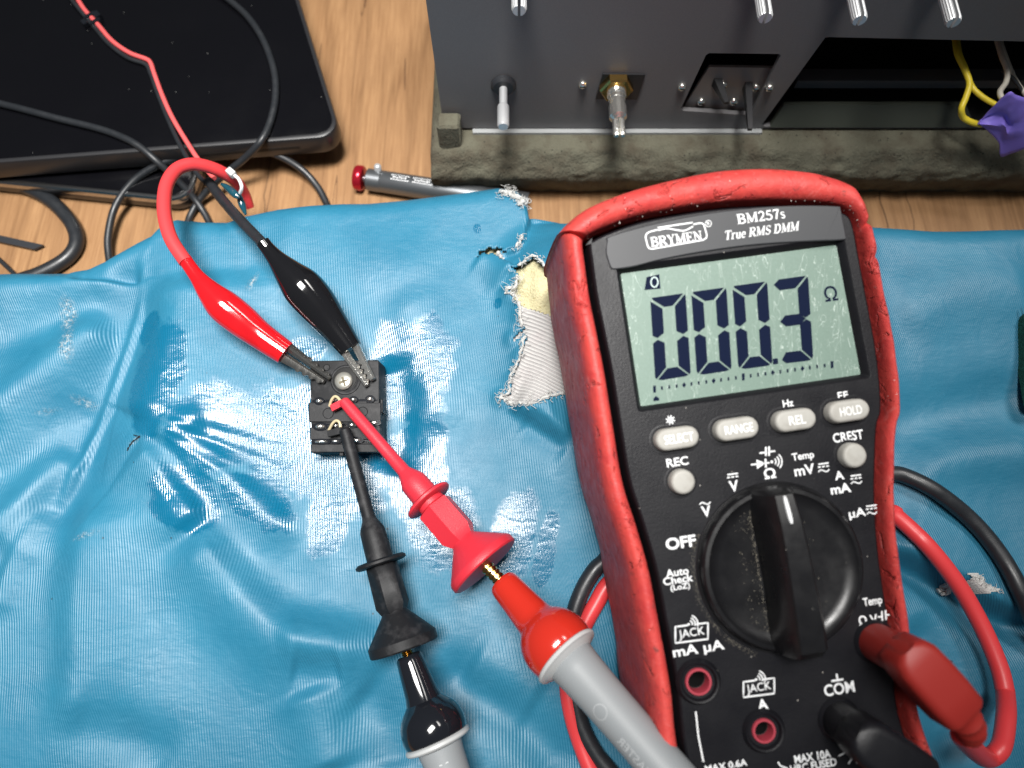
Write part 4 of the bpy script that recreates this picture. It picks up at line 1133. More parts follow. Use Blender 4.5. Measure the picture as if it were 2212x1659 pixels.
def cross(cx, cy, r, w):
    out = []
    for a in (.35, .35 + math.pi / 2):
        c = RF(cx, cy, w); d = np.array([math.cos(a), math.sin(a)]) * r * mmr; p = np.array([-d[1], d[0]]) * .24
        out.append(([RW(*(c + q), w) for q in (d + p, -d + p, -d - p, d - p)], [(0, 1, 2, 3)]))
    return join(*out)
mesh('cross_slot', cross(520, 388, 46, 1.6), mat('slot_brown', (.12, .10, .06), .7), scw, smooth=False)  # flat dark brown cross laid on the screw head
for x, y, rx0, ry0 in ((280, 580, 26, 16), (435, 572, 24, 14), (615, 566, 24, 14), (775, 560, 26, 16), (292, 828, 40, 17), (440, 818, 30, 15), (602, 812, 26, 14), (820, 792, 34, 12), (300, 975, 52, 12), (440, 970, 30, 11), (638, 962, 42, 14)):
    c = RF(x, y, .8); a, b = rx0 * mmr * 1.12, ry0 * mmr * 1.25
    W_ = [RW(c[0] + a * 1.7 * math.cos(2 * math.pi * i / 14), c[1] + b * 2.0 * math.sin(2 * math.pi * i / 14), .62) for i in range(14)]
    mesh('pin_well', loft([W_, [p + rn * .06 for p in W_]]), M['black_gloss'], relay)
    E_ = lambda s, w: [RW(c[0] + a * s * math.cos(2 * math.pi * i / 14), c[1] + b * s * math.sin(2 * math.pi * i / 14), w) for i in range(14)]
    mesh('solder_pin', loft([E_(1.25, .0), E_(1.1, .8), E_(.85, 1.25), E_(.4, 1.5)]), M['chrome'], relay)
for y in (580, 815, 978):
    L = [RF(x, y + dy) for x, dy in ((215, 14), (850, 2), (850, -22), (215, -10))]
    mesh('flux_residue', loft([[RW(p[0], p[1], .02 + .01 * (y > 700)) for p in L], [RW(p[0], p[1], .06 + .01 * (y > 700)) for p in L]]), M['black_gloss'], relay, smooth=False)

# ------------------------------------------------------------------ crocodile clip leads
redl = thing('clip_lead', at_z(c4(650, 700), 20), 'red crocodile clip lead with a glossy red boot, biting the relay base', 'clip lead')
blkl = thing('clip_lead', at_z(c4(1150, 600), 20), 'black crocodile clip lead with a glossy black boot, biting the relay base', 'clip lead')
def boot(pts, cr):
    P_ = catmull([at_z(cr(x, y), z) for x, y, z, r in pts], 6)
    R_ = catmull([(r, 0) for *_, r in pts], 6)[:, 0]
    R_ = np.array([r * cr.k * depth(p) / FPX for r, p in zip(R_, P_)])
    L0 = P_[0] + (P_[0] - P_[1]) * .01; 
    P_ = np.vstack([L0, P_, P_[-1] + (P_[-1] - P_[-2]) * .02]); R_ = np.concatenate([[R_[0] * .8], R_, [R_[-1] * .8]])
    return tube(P_, R_, 32, sa=.86)
zt = RTOP + 1.5
mesh('boot', boot([(312, 352, 45.5, 44), (352, 410, 44.6, 45), (400, 475, 43.5, 52), (470, 560, 41.8, 78), (560, 652, 39.6, 108), (680, 750, 37.2, 108), (800, 845, 35.2, 92), (967, 962, 33, 80)], c4), M['boot_red'], redl, 50)
mesh('boot', boot([(816, 240, 46.5, 46), (850, 285, 45.6, 48), (905, 350, 44.4, 62), (985, 440, 42.5, 98), (1070, 530, 40.3, 132), (1170, 645, 37.8, 130), (1275, 780, 35.6, 104), (1392, 937, 33.5, 76)], c4), M['boot_black'], blkl, 50)
def jaw(p0, p1, w0, w1, h0_, h1_, side, teeth=7):
    """tapered steel jaw with teeth on one flank"""
    p0, p1 = np.array(p0, float), np.array(p1, float); t = p1 - p0; L = np.linalg.norm(t); t /= L
    up = np.array([0, 0, 1.]); up -= t * (up @ t); up /= np.linalg.norm(up); s = np.cross(t, up) * side
    loops = []; n = teeth * 4
    for k in range(n + 1):
        f = k / n; w = w0 + (w1 - w0) * f; h = h0_ + (h1_ - h0_) * f
        tooth = (.42 if (k % 4) in (1, 2) else -.1) if f > .45 else 0.
        c = p0 + t * L * f
        loops.append([c + s * (-w) + up * (-h * .2), c + s * (-w * .85) + up * h * .62, c + s * (-w * .3) + up * h, c + s * (w * .5) + up * h * .8, c + s * (w + tooth) + up * h * .45, c + s * (w * .7 + tooth) + up * (-h * .5), c + s * 0 + up * (-h * .7)])
    return loft(loops)
mesh('jaw', jaw(at_z(c4(925, 975), 32), RW(*RF(330, 395, 1.6), 1.6), 1.75, .75, 2.0, .9, 1), M['dark_steel'], redl, 30)
mesh('jaw', jaw(at_z(c4(985, 925), 33), RW(*RF(385, 360, 2.0), 2.0), 1.5, .7, 1.8, .9, -1), M['dark_steel'], redl, 30)
mesh('jaw', jaw(at_z(c4(1350, 965), 33), RW(*RF(750, 430, 1.8), 1.8), 1.25, .8, 1.8, 1.0, -1), M['chrome'], blkl, 30)
mesh('jaw', jaw(at_z(c4(1418, 905), 33.5), RW(*RF(805, 375, 2.0), 2.0), 1.25, .9, 1.8, 1.0, 1), M['chrome'], blkl, 30)
# leads: thin twin wire, thicker ends
TZ = 19.2
mesh('wire', px_tube(c1, [(180, -420, TZ + 1), (330, -200, TZ + 1.5), (425, -40, TZ + 2), (480, 50, TZ + 1.4), (560, 140, TZ + 1), (640, 232, TZ + .9), (740, 302, TZ + .9), (835, 338, TZ + .9), (862, 362, TZ + .9), (885, 430, TZ + .9), (930, 550, TZ + 1), (990, 680, TZ + 2), (1080, 830, TZ + 4), (1140, 920, TZ + 6), (1225, 1020, TZ + 7.5)], .82, 7, 12), M['wire_red'], redl)
mesh('silicone_lead', px_tube(c1, [(1420, 1185, 18), (1395, 1110, 22), (1350, 1040, 28), (1270, 985, 34), (1180, 950, 38), (1090, 940, 41), (1010, 970, 43), (955, 1050, 44.5), (938, 1160, 45.5), (948, 1270, 46), (985, 1380, 46), (1065, 1500, 45.3)], 2.0, 8, 18), M['cable_red'], redl)
mesh('wire', px_tube(c1, [(140, -420, TZ + 1), (290, -200, TZ + 1.5), (385, -40, TZ + 2), (462, 62, TZ + 1.3), (545, 160, TZ + .8), (625, 252, TZ + .8), (730, 330, TZ + .8), (832, 368, TZ + .8), (862, 420, TZ + .8), (905, 540, TZ + .8), (965, 690, TZ + 1.5), (1030, 830, TZ + 3.5), (1110, 970, TZ + 7), (1180, 1050, TZ + 10)], .82, 7, 12), M['cable'], blkl)
mesh('silicone_lead', px_tube(c1, [(1195, 1040, TZ + 9.5), (1270, 1140, 34), (1380, 1265, 41), (1505, 1395, 46.5)], [1.62] * 25, 8, 16), M['cable'], blkl)

tie = thing('cable_tie', at_z(c1(530, 110), TZ), 'black cable tie holding the thin red and black wires on the tablet', 'cable tie')
tp = at_z(c1(530, 108), TZ + 1.2); td = at_z(c1(600, 190), TZ + 1.2) - at_z(c1(470, 50), TZ + 1.2); td /= np.linalg.norm(td); ts = np.array([-td[1], td[0], 0])
def obox(c, a, b, hz, ea, eb, bev=.2):
    L = rrect(-a, -b, a, b, min(a, b) * .3, 2)
    Q = lambda d, z: [c + ea * (x * (1 - d)) + eb * (y * (1 - d)) + np.array([0, 0, z]) for x, y in L]
    return loft([Q(0, -hz), Q(0, hz - bev), Q(.1, hz)])
mesh('strap', join(obox(tp - td * 1.6, .7, 2.3, 1.0, td, ts), obox(tp + td * 2.4, .7, 2.1, 1.0, td, ts)), M['black_gloss'], tie, 30)
mesh('buckle', join(obox(tp + ts * 2.0 + td * .4, 1.5, 1.2, 1.5, td, ts), obox(tp - ts * 3.2 - td * .2, 1.3, 1.0, .9, td, ts)), M['black_gloss'], tie, 30)
tie2 = thing('cable_tie', at_z(d6(700, 800), 18), 'shiny clear cable tie around the red silicone loop', 'cable tie')
hp = at_z(d6(580, 570), 36); ha = at_z(d6(690, 520), 36) - at_z(d6(520, 520), 36); ha /= np.linalg.norm(ha); ca_ = math.radians(-42)
ha = np.array([math.cos(ca_), math.sin(ca_), 0]); hb_ = np.array([-ha[1], ha[0], 0])
mesh('buckle', obox(hp, 1.5, 1.05, .9, ha, hb_), M['grey_light'], tie2, 30)
mesh('strap', px_tube(d6, [(640, 620, 35.5), (740, 700, 36), (800, 820, 36), (815, 920, 35), (780, 1020, 33)], .55, 6, 8), mat('clear_strap', (.75, .76, .76), .15), tie2)
mesh('tail', join(tube(catmull([at_z(d6(x, y), z) for x, y, z in ((370, 820, 30), (520, 920, 30), (660, 1040, 31), (760, 1120, 31))], 6), catmull([(.5, 0), (1.15, 0), (1.3, 0), (.7, 0)], 6)[:, 0], 12),
                  tube(catmull([at_z(d6(x, y), z) for x, y, z in ((760, 1040, 30), (790, 1180, 28), (840, 1320, 27), (905, 1500, 26))], 6), catmull([(.6, 0), (1.1, 0), (1.1, 0), (.4, 0)], 6)[:, 0], 12)), M['teal'], tie2)

# ------------------------------------------------------------------ tablets
def slab(corner, ex, ey, wx, wy, r, z0, z1, bev):
    L = rrect(-wx, 0, 0, wy, r, 10)
    Q = lambda d, z: [np.array([*(corner + ex * p[0] + ey * p[1]), z]) for p in (offset_poly(L, -d) if d else L)]
    return Q
z1 = 19.0
cr_ = at_z(c1(1955, 775), z1)[:2]; bl_ = at_z(c1(0, 928), z1)[:2]
ex_ = cr_ - bl_; ex_ /= np.linalg.norm(ex_); ey_ = at_z(c1(1758, 0), z1)[:2] - at_z(c1(1968, 660), z1)[:2]; ey_ /= np.linalg.norm(ey_)      # its side runs askew to the front
tab = thing('tablet_computer', (*(cr_ - ex_ * 60 + ey_ * 40), 9.6), 'dusty black glass tablet lying askew on top of the smaller silver edged one', 'tablet')
Q = slab(cr_, ex_, ey_, 240, 172, 9, 9.6, z1, 1)
mesh('shell', loft([Q(1.2, 9.7), Q(.3, 10.6), Q(0, 12), Q(0, z1 - 1.0), Q(.3, z1 - .3), Q(1.0, z1), Q(1.6, z1)]), M['tab_side'], tab, 30)
mesh('glass', loft([Q(1.5, z1 - .2), Q(1.5, z1 + .05), Q(1.9, z1 + .2)]), M['glass_black'], tab, 30)
slotm = M['dark_hole']
for fa, fb in ((16, 52), (128, 165)):
    L = [cr_ - ex_ * t + np.array(-ey_) * .05 for t in (fa, fb)]
    mesh('speaker_slot', loft([[(*L[0], 13.8), (*L[1], 13.8), (*L[1], 15.2), (*L[0], 15.2)], [(*(L[0] + ey_ * .5), 13.8), (*(L[1] + ey_ * .5), 13.8), (*(L[1] + ey_ * .5), 15.2), (*(L[0] + ey_ * .5), 15.2)]]), slotm, tab, smooth=False)
cr2 = at_z(c1(1075, 1150), 8.5)[:2]; bl2 = at_z(c1(150, 1055), 8.5)[:2]
ex2 = cr2 - bl2; ex2 /= np.linalg.norm(ex2); ey2 = np.array([-ex2[1], ex2[0]])
tab2 = thing('tablet_computer', (*(cr2 - ex2 * 60 + ey2 * 40), 0), 'black tablet with a bright silver rim, underneath the bigger tablet', 'tablet')
Q2 = slab(cr2, ex2, ey2, 170, 120, 8, 0, 8.5, 1)
mesh('shell', loft([Q2(2, .1), Q2(.8, .8), Q2(.2, 2.4), Q2(0, 4.2), Q2(0, 5.2)]), M['tab_side'], tab2, 30)
mesh('rim', loft([Q2(0, 5.1), Q2(-.2, 5.6), Q2(-.2, 7.6), Q2(.3, 8.3), Q2(1.0, 8.4), Q2(1.6, 8.3)]), M['silver_edge'], tab2, 30)
mesh('glass', loft([Q2(1.5, 8.0), Q2(1.5, 8.5), Q2(2.0, 8.7)]), M['glass_black'], tab2, 30)

# ------------------------------------------------------------------ loose cables
TT = 19.2 + 1.25
def cable(name, cr, pts, r, label, cat='cable', m='cable'):
    return tag(mesh(name, px_tube(cr, pts, r, 10, 16), M[m]), label, cat)
cable('black_cable', c1, [(-560, 420, TT), (-300, 490, TT), (-80, 560, TT), (0, 592, TT), (120, 622, TT), (330, 678, TT), (560, 735, TT), (700, 785, TT), (800, 840, TT - .5), (900, 925, 17.5), (1030, 1045, 10), (1130, 1160, 4), (1200, 1280, 1.5), (1240, 1400, 1.5)], 1.25,
      'black cable crossing the tablet from the left edge and dropping to the bench')
cable('black_cable', c1, [(800, -330, TT), (1040, -200, TT), (1230, -60, TT), (1310, 0, TT), (1420, 100, TT), (1510, 240, TT), (1568, 410, TT), (1575, 560, TT), (1545, 700, TT), (1490, 810, TT - .3), (1400, 905, 15), (1270, 1010, 9), (1160, 1120, 4), (1090, 1230, 1.5), (1060, 1330, 1.5)], 1.25,
      'black cable bowed across the tablet beside its right edge')
cable('black_cable', c1, [(645, 1560, 2), (622, 1460, 3), (620, 1340, 4.5), (660, 1180, 6.5), (760, 1040, 9), (900, 945, 11.6), (1060, 888, 13), (1230, 855, 13.2), (1420, 850, 12.2), (1580, 885, 10), (1720, 965, 6), (1810, 1060, 3), (1870, 1170, 1.5), (1910, 1280, 1.4)], 1.3,
      'black cable looped in an arch in front of the tablets')
cable('thick_cable', c1, [(40, 1045, 2.6), (180, 1085, 2.6), (310, 1165, 2.6), (410, 1280, 2.6), (438, 1380, 2.6), (390, 1470, 2.6), (260, 1550, 2.6), (120, 1600, 2.6), (-60, 1650, 2.6), (-300, 1690, 2.6)], 2.5,
      'thick matt black cable bent in a tight U on the wood')
cable('thin_cable', c1, [(-300, 1240, .9), (-40, 1455, .9), (60, 1545, .9), (130, 1620, .9)], .8, 'thin black cord at the left edge, next to the thick cable')
a, b = at_z(c1(-300, 1304), .8), at_z(c1(248, 1425), .8); t_ = (b - a) / np.linalg.norm(b - a); s_ = np.array([-t_[1], t_[0], 0]) * 1.25
o = mesh('flat_strap', loft([[a - s_, b - s_ - t_ * 2.4, b + s_, a + s_], [p + np.array([0, 0, 1.0]) for p in (a - s_, b - s_ - t_ * 2.4, b + s_, a + s_)]]), M['black_soft'], smooth=False)
tag(o, 'flat black strap end lying on the wood left of the cushion', 'strap')

# ------------------------------------------------------------------ small metal tool
ta, tb = at_z(c2(300, 1018), 4.6), at_z(c2(1100, 1140), 4.6)
tool = thing('pocket_tool', (*((ta + tb) / 2)[:2], 0), 'slim gunmetal pocket tool with a red end knob, half under the cushion', 'pocket tool')
Lt = np.linalg.norm(tb - ta)
fr = lambda mm: mm / Lt
mesh('knob', lathe(ta, tb, [(fr(-1.9), 3.2), (fr(-1.6), 4.2), (fr(-.9), 4.6), (fr(.9), 4.6), (fr(1.5), 4.2), (fr(1.7), 3.4)], 36), M['anod_red'], tool, 35)
bar = mesh('barrel', lathe(ta, tb, [(fr(1.6), 1.3), (fr(2.9), 1.3), (fr(2.95), 3.6), (fr(3.3), 4.0), (fr(8.2), 4.0), (fr(8.4), 3.85), (fr(8.7), 4.0), (.9, 4.0), (1.2, 4.0)], 40), M['gunmetal'], tool, 35)
pz = at_z(c2(405, 975), 7.6)
mesh('pin', lathe(pz, pz + np.array([.05, .35, .95]) * 2.4, [(0, 1.35), (.7, 1.35), (.9, 1.15), (1, .8)], 20), M['alu'], tool, 35)
def on_barrel(u0, u1, v0, v1):      # printed frames on the barrel
    t = (tb - ta) / Lt; a = np.array([0, 0, 1.]); a -= t * (a @ t); a /= np.linalg.norm(a); b = np.cross(t, a); out = []
    def pt(u, ang): return ta + t * u + 4.05 * (a * math.cos(ang) + b * math.sin(ang))
    V = [pt(u, v) for u in np.linspace(u0, u1, 6) for v in (v0, v1)]
    return V, [(2 * i, 2 * i + 1, 2 * i + 3, 2 * i + 2) for i in range(5)]
lab = []
for u0, u1 in ((12.6, 19.2), (20.6, 28.0)):
    lab += [on_barrel(u0, u1, -.28, -.22), on_barrel(u0, u1, .22, .27), on_barrel(u0, u0 + .3, -.22, .22), on_barrel(u1 - .3, u1, -.22, .22)]
    for k in range(int((u1 - u0 - 1) / .75)): lab.append(on_barrel(u0 + .7 + k * .75, u0 + 1.05 + k * .75, -.13 + .04 * (k % 3), .13 - .05 * (k % 2)))
mesh('printed_frame', join(*lab), M['white_ink'], bar, smooth=False)

# ------------------------------------------------------------------ device in its foam
PY = 168.0
def pz_(cr, x, y, Yp=PY): q = at_y(cr(x, y), Yp); return q[0], q[2]
dev = thing('electronic_device', (120, PY + 35, 18), 'dark grey rack device standing in foam, its knobs removed from bare shafts', 'device')
x0, _ = pz_(c2, 726, 300); zb = pz_(c2, 1500, 722)[1]
outer_p = [(x0, zb), (330, zb), (330, 118), (x0 - .5, 118)]
hole1 = [pz_(c3, x, y) for x, y in ((1008, 203), (1030, 200), (2100, 224), (2700, 236), (2700, 742), (660, 712), (648, 700))]
hole1 = [(x, max(z, zb + .6)) for x, z in hole1]
hole2 = [pz_(c3, x, y) for x, y in ((345, 292), (742, 297), (754, 305), (590, 640), (570, 648), (195, 622), (184, 610), (326, 305))]
def fill_xz(loops, y):
    bm = bmesh.new(); ed = []
    for L in loops:
        vs = [bm.verts.new((p[0], p[1], 0)) for p in L]
        ed += [bm.edges.new((vs[i], vs[(i + 1) % len(vs)])) for i in range(len(vs))]
    bmesh.ops.triangle_fill(bm, use_beauty=True, edges=ed); bm.verts.index_update()
    v = [(q.co.x, y, q.co.y) for q in bm.verts]; f = [tuple(a.index for a in p.verts) for p in bm.faces]; bm.free(); return v, f
o = mesh('front_panel', fill_xz([outer_p, hole1, hole2], PY), M['panel'], dev, smooth=False)
sd = o.modifiers.new('thickness', 'SOLIDIFY'); sd.thickness = 1.6 * S; sd.offset = 0
def bx(x0, x1, y0, y1, z0, z1): return loft([[(x0, y0, z0), (x1, y0, z0), (x1, y1, z0), (x0, y1, z0)], [(x0, y0, z1), (x1, y0, z1), (x1, y1, z1), (x0, y1, z1)]])
mesh('enclosure', join(bx(x0 + .4, 329, PY + 38, PY + 70, zb, 117), bx(x0 + .4, x0 + 2, PY + 1.2, PY + 38, zb, 117), bx(x0 + 2, 329, PY + 1.2, PY + 38, 115, 117), bx(x0 + 2, 329, PY + 1.2, PY + 38, zb - .5, zb + .4)), M['void'], dev, smooth=False)
mesh('bottom_flange', bx(x0 + 10, pz_(c3, 640, 735)[0], PY - 2.6, PY - .9, zb - 1.2, zb - .2), M['flange'], dev, smooth=False)
bA, bB = at_y(c3(840, 470), PY + 9), at_y(c3(2700, 530), PY + 9)
mesh('crossbar', loft([[(bA[0], PY + 8, bA[2] - 1.7), (bB[0], PY + 8, bA[2] - 1.7), (bB[0], PY + 8, bA[2] + 1.7), (bA[0], PY + 8, bA[2] + 1.7)], [(bA[0], PY + 13, bA[2] - 1.7), (bB[0], PY + 13, bA[2] - 1.7), (bB[0], PY + 13, bA[2] + 1.7), (bA[0], PY + 13, bA[2] + 1.7)]]), M['bar'], dev, smooth=False)
sA, sB = at_y(c3(690, 700), PY + 1), at_y(c3(1830, 735), PY + 1)
mesh('smoky_window', loft([[(sA[0], PY - 1, zb + .6), (sB[0], PY - 1, zb + .6), (sB[0] - 6, PY + 3, zb + 7), (sA[0] + 3, PY + 3, zb + 7)], [(sA[0], PY + .4, zb + .6), (sB[0], PY + .4, zb + .6), (sB[0] - 6, PY + 4.4, zb + 7), (sA[0] + 3, PY + 4.4, zb + 7)]]), M['clear'], dev, smooth=False)
# shafts
def shaft(xc, zc, length, r, split=True, grommet=True, neck=None):
    pa = np.array([xc, PY - .5, zc]); pb = np.array([xc, PY - length, zc])
    th = np.linspace(0, 2 * math.pi, 36, endpoint=False); out = []
    def half(sgn):
        loops = []
        for y, k in ((0, 1.), (length - .6, 1.), (length, .86)):
            L = []
            for i in range(19):
                a = -math.pi / 2 + math.pi * i / 18; rr = r * k * (1. if i % 2 else .93)
                L.append((xc + sgn * (.36 + max(0, rr * math.cos(a) - .36)), PY - .5 - y, zc + rr * math.sin(a)))
            loops.append(L)
        return loft(loops)
    if split: s = mesh('control_shaft', join(half(1), half(-1), lathe(pa, pa + (pb - pa) * .6, [(0, r * .9), (1, r * .9)], 20)), M['alu'], dev, 30)
    else: s = mesh('control_shaft', lathe(pa, pb, neck, 18), M['alu'], dev, 25)
    if grommet: mesh('grommet', lathe(pa + np.array([0, -.2, 0]), pa + np.array([0, -2.2, 0]), [(0, 4.0), (.6, 4.0), (1, 3.2), (1, 2.2)], 28), M['black_soft'], s, 35)
gx_, gz_ = pz_(c2, 1122, 470)
shaft(gx_, gz_, 17.5, 2, False, True, [(0, 1.3), (.5, 1.3), (.53, 1.75), (.56, 1.9), (.97, 1.9), (1, 1.5)])
for cr, x, y in ((c2, 1212, 62), (c3, 668, 105), (c3, 1208, 118), (c3, 1745, 130)):
    q = at_y(cr(x, y), PY - 18.5); shaft(q[0], q[2], 18, 1.95)
# bayonet style centre shaft with nut and square plate
cx_, cz_ = pz_(c2, 1765, 470)
pq = [pz_(c2, x, y) for x, y in ((1690, 402), (1932, 405), (1885, 548), (1648, 545))]
mesh('backing_plate', loft([[(x, PY - .9, z) for x, z in pq], [(x, PY - 1.6, z) for x, z in pq]]), M['tab_side'], dev, smooth=False)
sh = mesh('control_shaft', join(lathe((cx_, PY - 1, cz_), (cx_, PY - 15, cz_), [(0, 3.1), (.04, 2.8), (.08, 3.1), (.12, 2.8), (.16, 3.1), (.20, 2.8), (.24, 3.1), (.28, 2.8), (.32, 3.1), (.36, 2.7), (.44, 2.7), (.46, 2.5), (.6, 2.5), (.62, 2.8), (.92, 2.8), (.96, 2.2), (1, 1.6)], 14), lathe((cx_ - .9, PY - 14, cz_), (cx_ - .9, PY - 21, cz_), [(0, 1.0), (.9, 1.0), (1, .7)], 12), lathe((cx_ + 1.1, PY - 14, cz_), (cx_ + 1.1, PY - 21, cz_), [(0, .9), (.9, .9), (1, .6)], 12)), M['chrome'], dev, 25)
mesh('nut', lathe((cx_, PY - 1.6, cz_ + .3), (cx_, PY - 4.2, cz_ + .3), [(0, 5.4), (.8, 5.4), (1, 4.8), (1, 3)], 6), M['brass'], sh, 20)
# switch plate with two levers
pl_ = [pz_(c3, x, y, PY + 3) for x, y in ((345, 372), (715, 378), (600, 655), (170, 650))]
sp = mesh('switch_plate', loft([[(x, PY + 2.2, z) for x, z in pl_], [(x, PY + 3.2, z) for x, z in pl_]]), M['plate_steel'], dev, smooth=False)
for a, b, w in (((390, 470), (445, 590), 1.3), ((565, 490), (580, 742), 1.2)):
    p0_ = np.array([*(pz_(c3, *a, PY + 2))]); q1_ = at_y(c3(*b), PY - (4 if a[0] < 450 else 14))
    mesh('lever', loft([[(p0_[0] + sx * w, PY + 2, p0_[1] + sz * 1.6) for sx, sz in ((-1, -1), (1, -1), (1, 1), (-1, 1))], [(q1_[0] + sx * w * .55, q1_[1], q1_[2] + sz * .5) for sx, sz in ((-1, -1), (1, -1), (1, 1), (-1, 1))]]), M['tab_side'], sp, smooth=False)
def pscrew(cr, x, y, r, Yp, par):
    xx, zz = pz_(cr, x, y, Yp)
    s = mesh('screw', lathe((xx, Yp, zz), (xx, Yp - 1.5, zz), [(0, r), (.5, r), (.85, r * .75), (1, r * .3)], 18), M['chrome'], par, 60)
    mesh('slot', loft([[(xx + a * r * .55, Yp - 1.52, zz + b * r * .16) for a, b in ((-1, -1), (1, -1), (1, 1), (-1, 1))], [(xx + a * r * .55, Yp - 1.56, zz + b * r * .16) for a, b in ((-1, -1), (1, -1), (1, 1), (-1, 1))]]), M['dark_hole'], s, smooth=False)
pscrew(c2, 1575, 478, 1.35, PY - .9, dev); pscrew(c3, 190, 490, 1.35, PY - .9, dev); pscrew(c3, 690, 495, 1.3, PY - .9, dev)
for x, y in ((425, 480), (300, 575), (485, 575), (612, 495)): pscrew(c3, x, y, 1.5, PY + 2.2, sp)
# wires out of the opening
def wire3(name, pts, r, m):
    P_ = catmull([at_y(c3(x, y), Yp) for x, y, Yp in pts], 8); return mesh(name, tube(P_, r, 12), m, dev)
wire3('yellow_wire', [(1750, 150, PY + 20), (1755, 230, PY + 14), (1768, 310, PY + 8), (1805, 390, PY + 3), (1835, 475, PY - 2), (1815, 555, PY - 6), (1790, 620, PY - 9), (1800, 670, PY - 10), (1850, 700, PY - 11), (1900, 712, PY - 11)], .95, M['yellow'])
wire3('yellow_wire', [(1752, 150, PY + 22), (1765, 235, PY + 16), (1780, 315, PY + 9), (1812, 390, PY + 4), (1842, 480, PY - 1), (1880, 530, PY - 4), (1950, 580, PY - 7), (2045, 628, PY - 10)], .85, M['yellow'])
wire3('white_wire', [(1985, 150, PY + 18), (1995, 230, PY + 14), (2020, 320, PY + 8), (2050, 400, PY + 3), (2044, 470, PY - 1), (2010, 525, PY - 5), (2035, 572, PY - 8), (2115, 592, PY - 10)], .85, M['cream'])
wire3('white_wire', [(2000, 150, PY + 22), (2012, 230, PY + 16), (2045, 330, PY + 10), (2090, 440, PY + 4), (2140, 520, PY - 2), (2200, 600, PY - 6)], .7, M['cream'])
wire3('black_wire', [(2020, 400, PY + 4), (2075, 440, PY + 2), (2110, 480, PY), (2160, 560, PY - 4)], .55, M['cable'])
# purple tape flag
tb_ = catmull([at_y(c3(x, y), PY - 12.5 - .6 * k) for k, (x, y) in enumerate(((1885, 705), (1948, 756), (2008, 826), (2016, 896), (2100, 870), (2200, 838), (2340, 815)))], 6)
tt_ = catmull([at_y(c3(x, y), PY - 11) for x, y in ((1890, 698), (1975, 608), (2062, 530), (2110, 548), (2180, 570), (2250, 590), (2340, 610))], 6)
tv, tf = [], []
n_, NR = len(tb_), 16
for k in range(NR):
    s_ = k / (NR - 1)
    for i in range(n_):
        q = tb_[i] * (1 - s_) + tt_[i] * s_
        v_ = i / (n_ - 1)
        ruck = .9 * math.exp(-((s_ - .30 - .25 * v_) / .07) ** 2) - .7 * math.exp(-((s_ - .62 + .2 * v_) / .06) ** 2) + .5 * math.sin(9 * v_ + 4 * s_) * s_ * (1 - s_) * 2 + .25 * vnoise(np.array([q[0]]), np.array([q[2]]), 2.4, 72)[0]
        tv.append(q + np.array([0, -1.0, .5]) * ruck)
for k in range(NR - 1):
    for i in range(n_ - 1): tf.append((k * n_ + i, k * n_ + i + 1, (k + 1) * n_ + i + 1, (k + 1) * n_ + i))
o = mesh('tape_flag', (tv, tf), M['tape'], None, 40)
o.modifiers.new('thickness', 'SOLIDIFY').thickness = .35 * S
tag(o, 'crumpled purple tape flag wrapped round the yellow and white wires', 'tape')

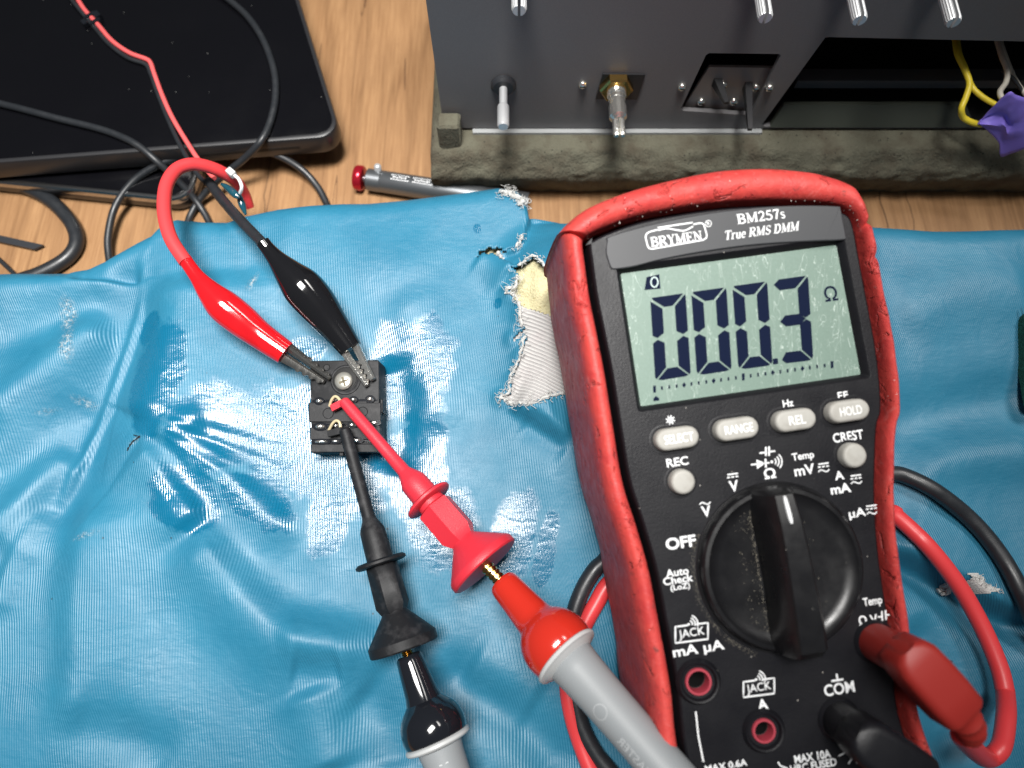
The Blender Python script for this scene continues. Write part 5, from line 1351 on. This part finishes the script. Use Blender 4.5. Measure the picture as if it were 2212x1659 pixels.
# foam tray under the device
def foam():
    xa = at_z(c2(780, 1010), 6)[0]; xb = 330
    sec = [(PY + 75, 0), (158.5, 0), (157.2, 3), (155.4, 8), (154.2, 13), (154.6, 16.5), (156.5, 19), (159.5, zb - 1.8), (163, zb - 1.2), (PY + 75, zb - 1.2)]
    sec = np.vstack([sec[0:1], catmull(sec[1:9], 4), sec[9:10]])
    xs = np.concatenate([[xa - 3.5, xa - 3.2, xa - 2.4, xa - 1], np.arange(xa + .5, xb, 1.1)]); shrink = [.55, .8, .93, .985]
    loops = []
    cy, cz = PY + 20, 10.
    for i, x in enumerate(xs):
        s = shrink[i] if i < 4 else 1.
        L = []
        for j, (y, z) in enumerate(sec):
            yy = cy + (y - cy) * (.985 + .015 * s) if j else y; zz = cz + (z - cz) * s
            n = (.55 * vnoise(np.array([x]), np.array([y * 2 + z]), 5, 81)[0] + .45 * vnoise(np.array([x]), np.array([y * 2 + z]), 2, 82)[0]) if 1 < j < len(sec) - 2 else 0
            L.append((x, yy - n * 1.0, max(zz + n * .55, 0)))
        loops.append(L)
    return loft(loops)
tray = thing('foam_tray', (120, 175, 0), 'crumbly olive foam block holding up the grey device', 'foam block')
mesh('block', foam(), M['foam_o'], tray, 180)
fa, fb = at_z(c2(757, 690), 26)[0], at_z(c2(884, 690), 26)[0]
def lump(x0, x1, y0, y1, z0, z1):
    L = rrect(x0, y0, x1, y1, 1.2, 3)
    return loft([[(p[0], p[1], z0) for p in L], [(p[0] + .2 * math.sin(p[1]), p[1], z1 - .8) for p in L], [(p[0], p[1], z1) for p in offset_poly(L, -.8)]])
mesh('corner_lug', lump(fa, fb, PY - 8, PY - 1.5, zb - 4, zb + 9), M['foam_o'], tray, 40)

# ------------------------------------------------------------------ fuzzy green pad at the right border
ga = cl(d4, 1440, 900, 0); gbp = cl(d4, 1440, 1700, 0)
gl = [(ga[0], ga[1]), (ga[0] + 60, ga[1] + 4), (ga[0] + 60, gbp[1] - 6), (gbp[0] - 1.5, gbp[1] - 6)][::-1]
gz = float(max(hfun(ga[0] + 3, ga[1] - 4), hfun(gbp[0] + 3, gbp[1] + 4)))
L = rloop([np.array(p) for p in gl], 2.5)
pad = thing('scouring_pad', (ga[0] + 30, ga[1] - 20, gz), 'dark green fuzzy pad with a pale frayed edge, cut by the right border', 'pad')
mesh('felt', loft([[(p[0], p[1], gz - 3) for p in L], [(p[0], p[1], gz + 3.2) for p in L], [(p[0], p[1], gz + 4) for p in offset_poly(L, -.8)]]), M['felt'], pad, 40)
fq = []
for k in range(40):
    y = ga[1] - 1 - 22 * random.random(); x = ga[0] + 2.6 + random.gauss(0, .5)
    fq.append(tube(catmull([(x, y, gz + 3.8), (x + random.gauss(0, .8), y + random.gauss(0, 1), gz + 4.6), (x + random.gauss(0, 1.4), y + random.gauss(0, 2), gz + 4.3)], 3), .22, 5))
mesh('frayed_edge', join(*fq), M['cream'], pad)
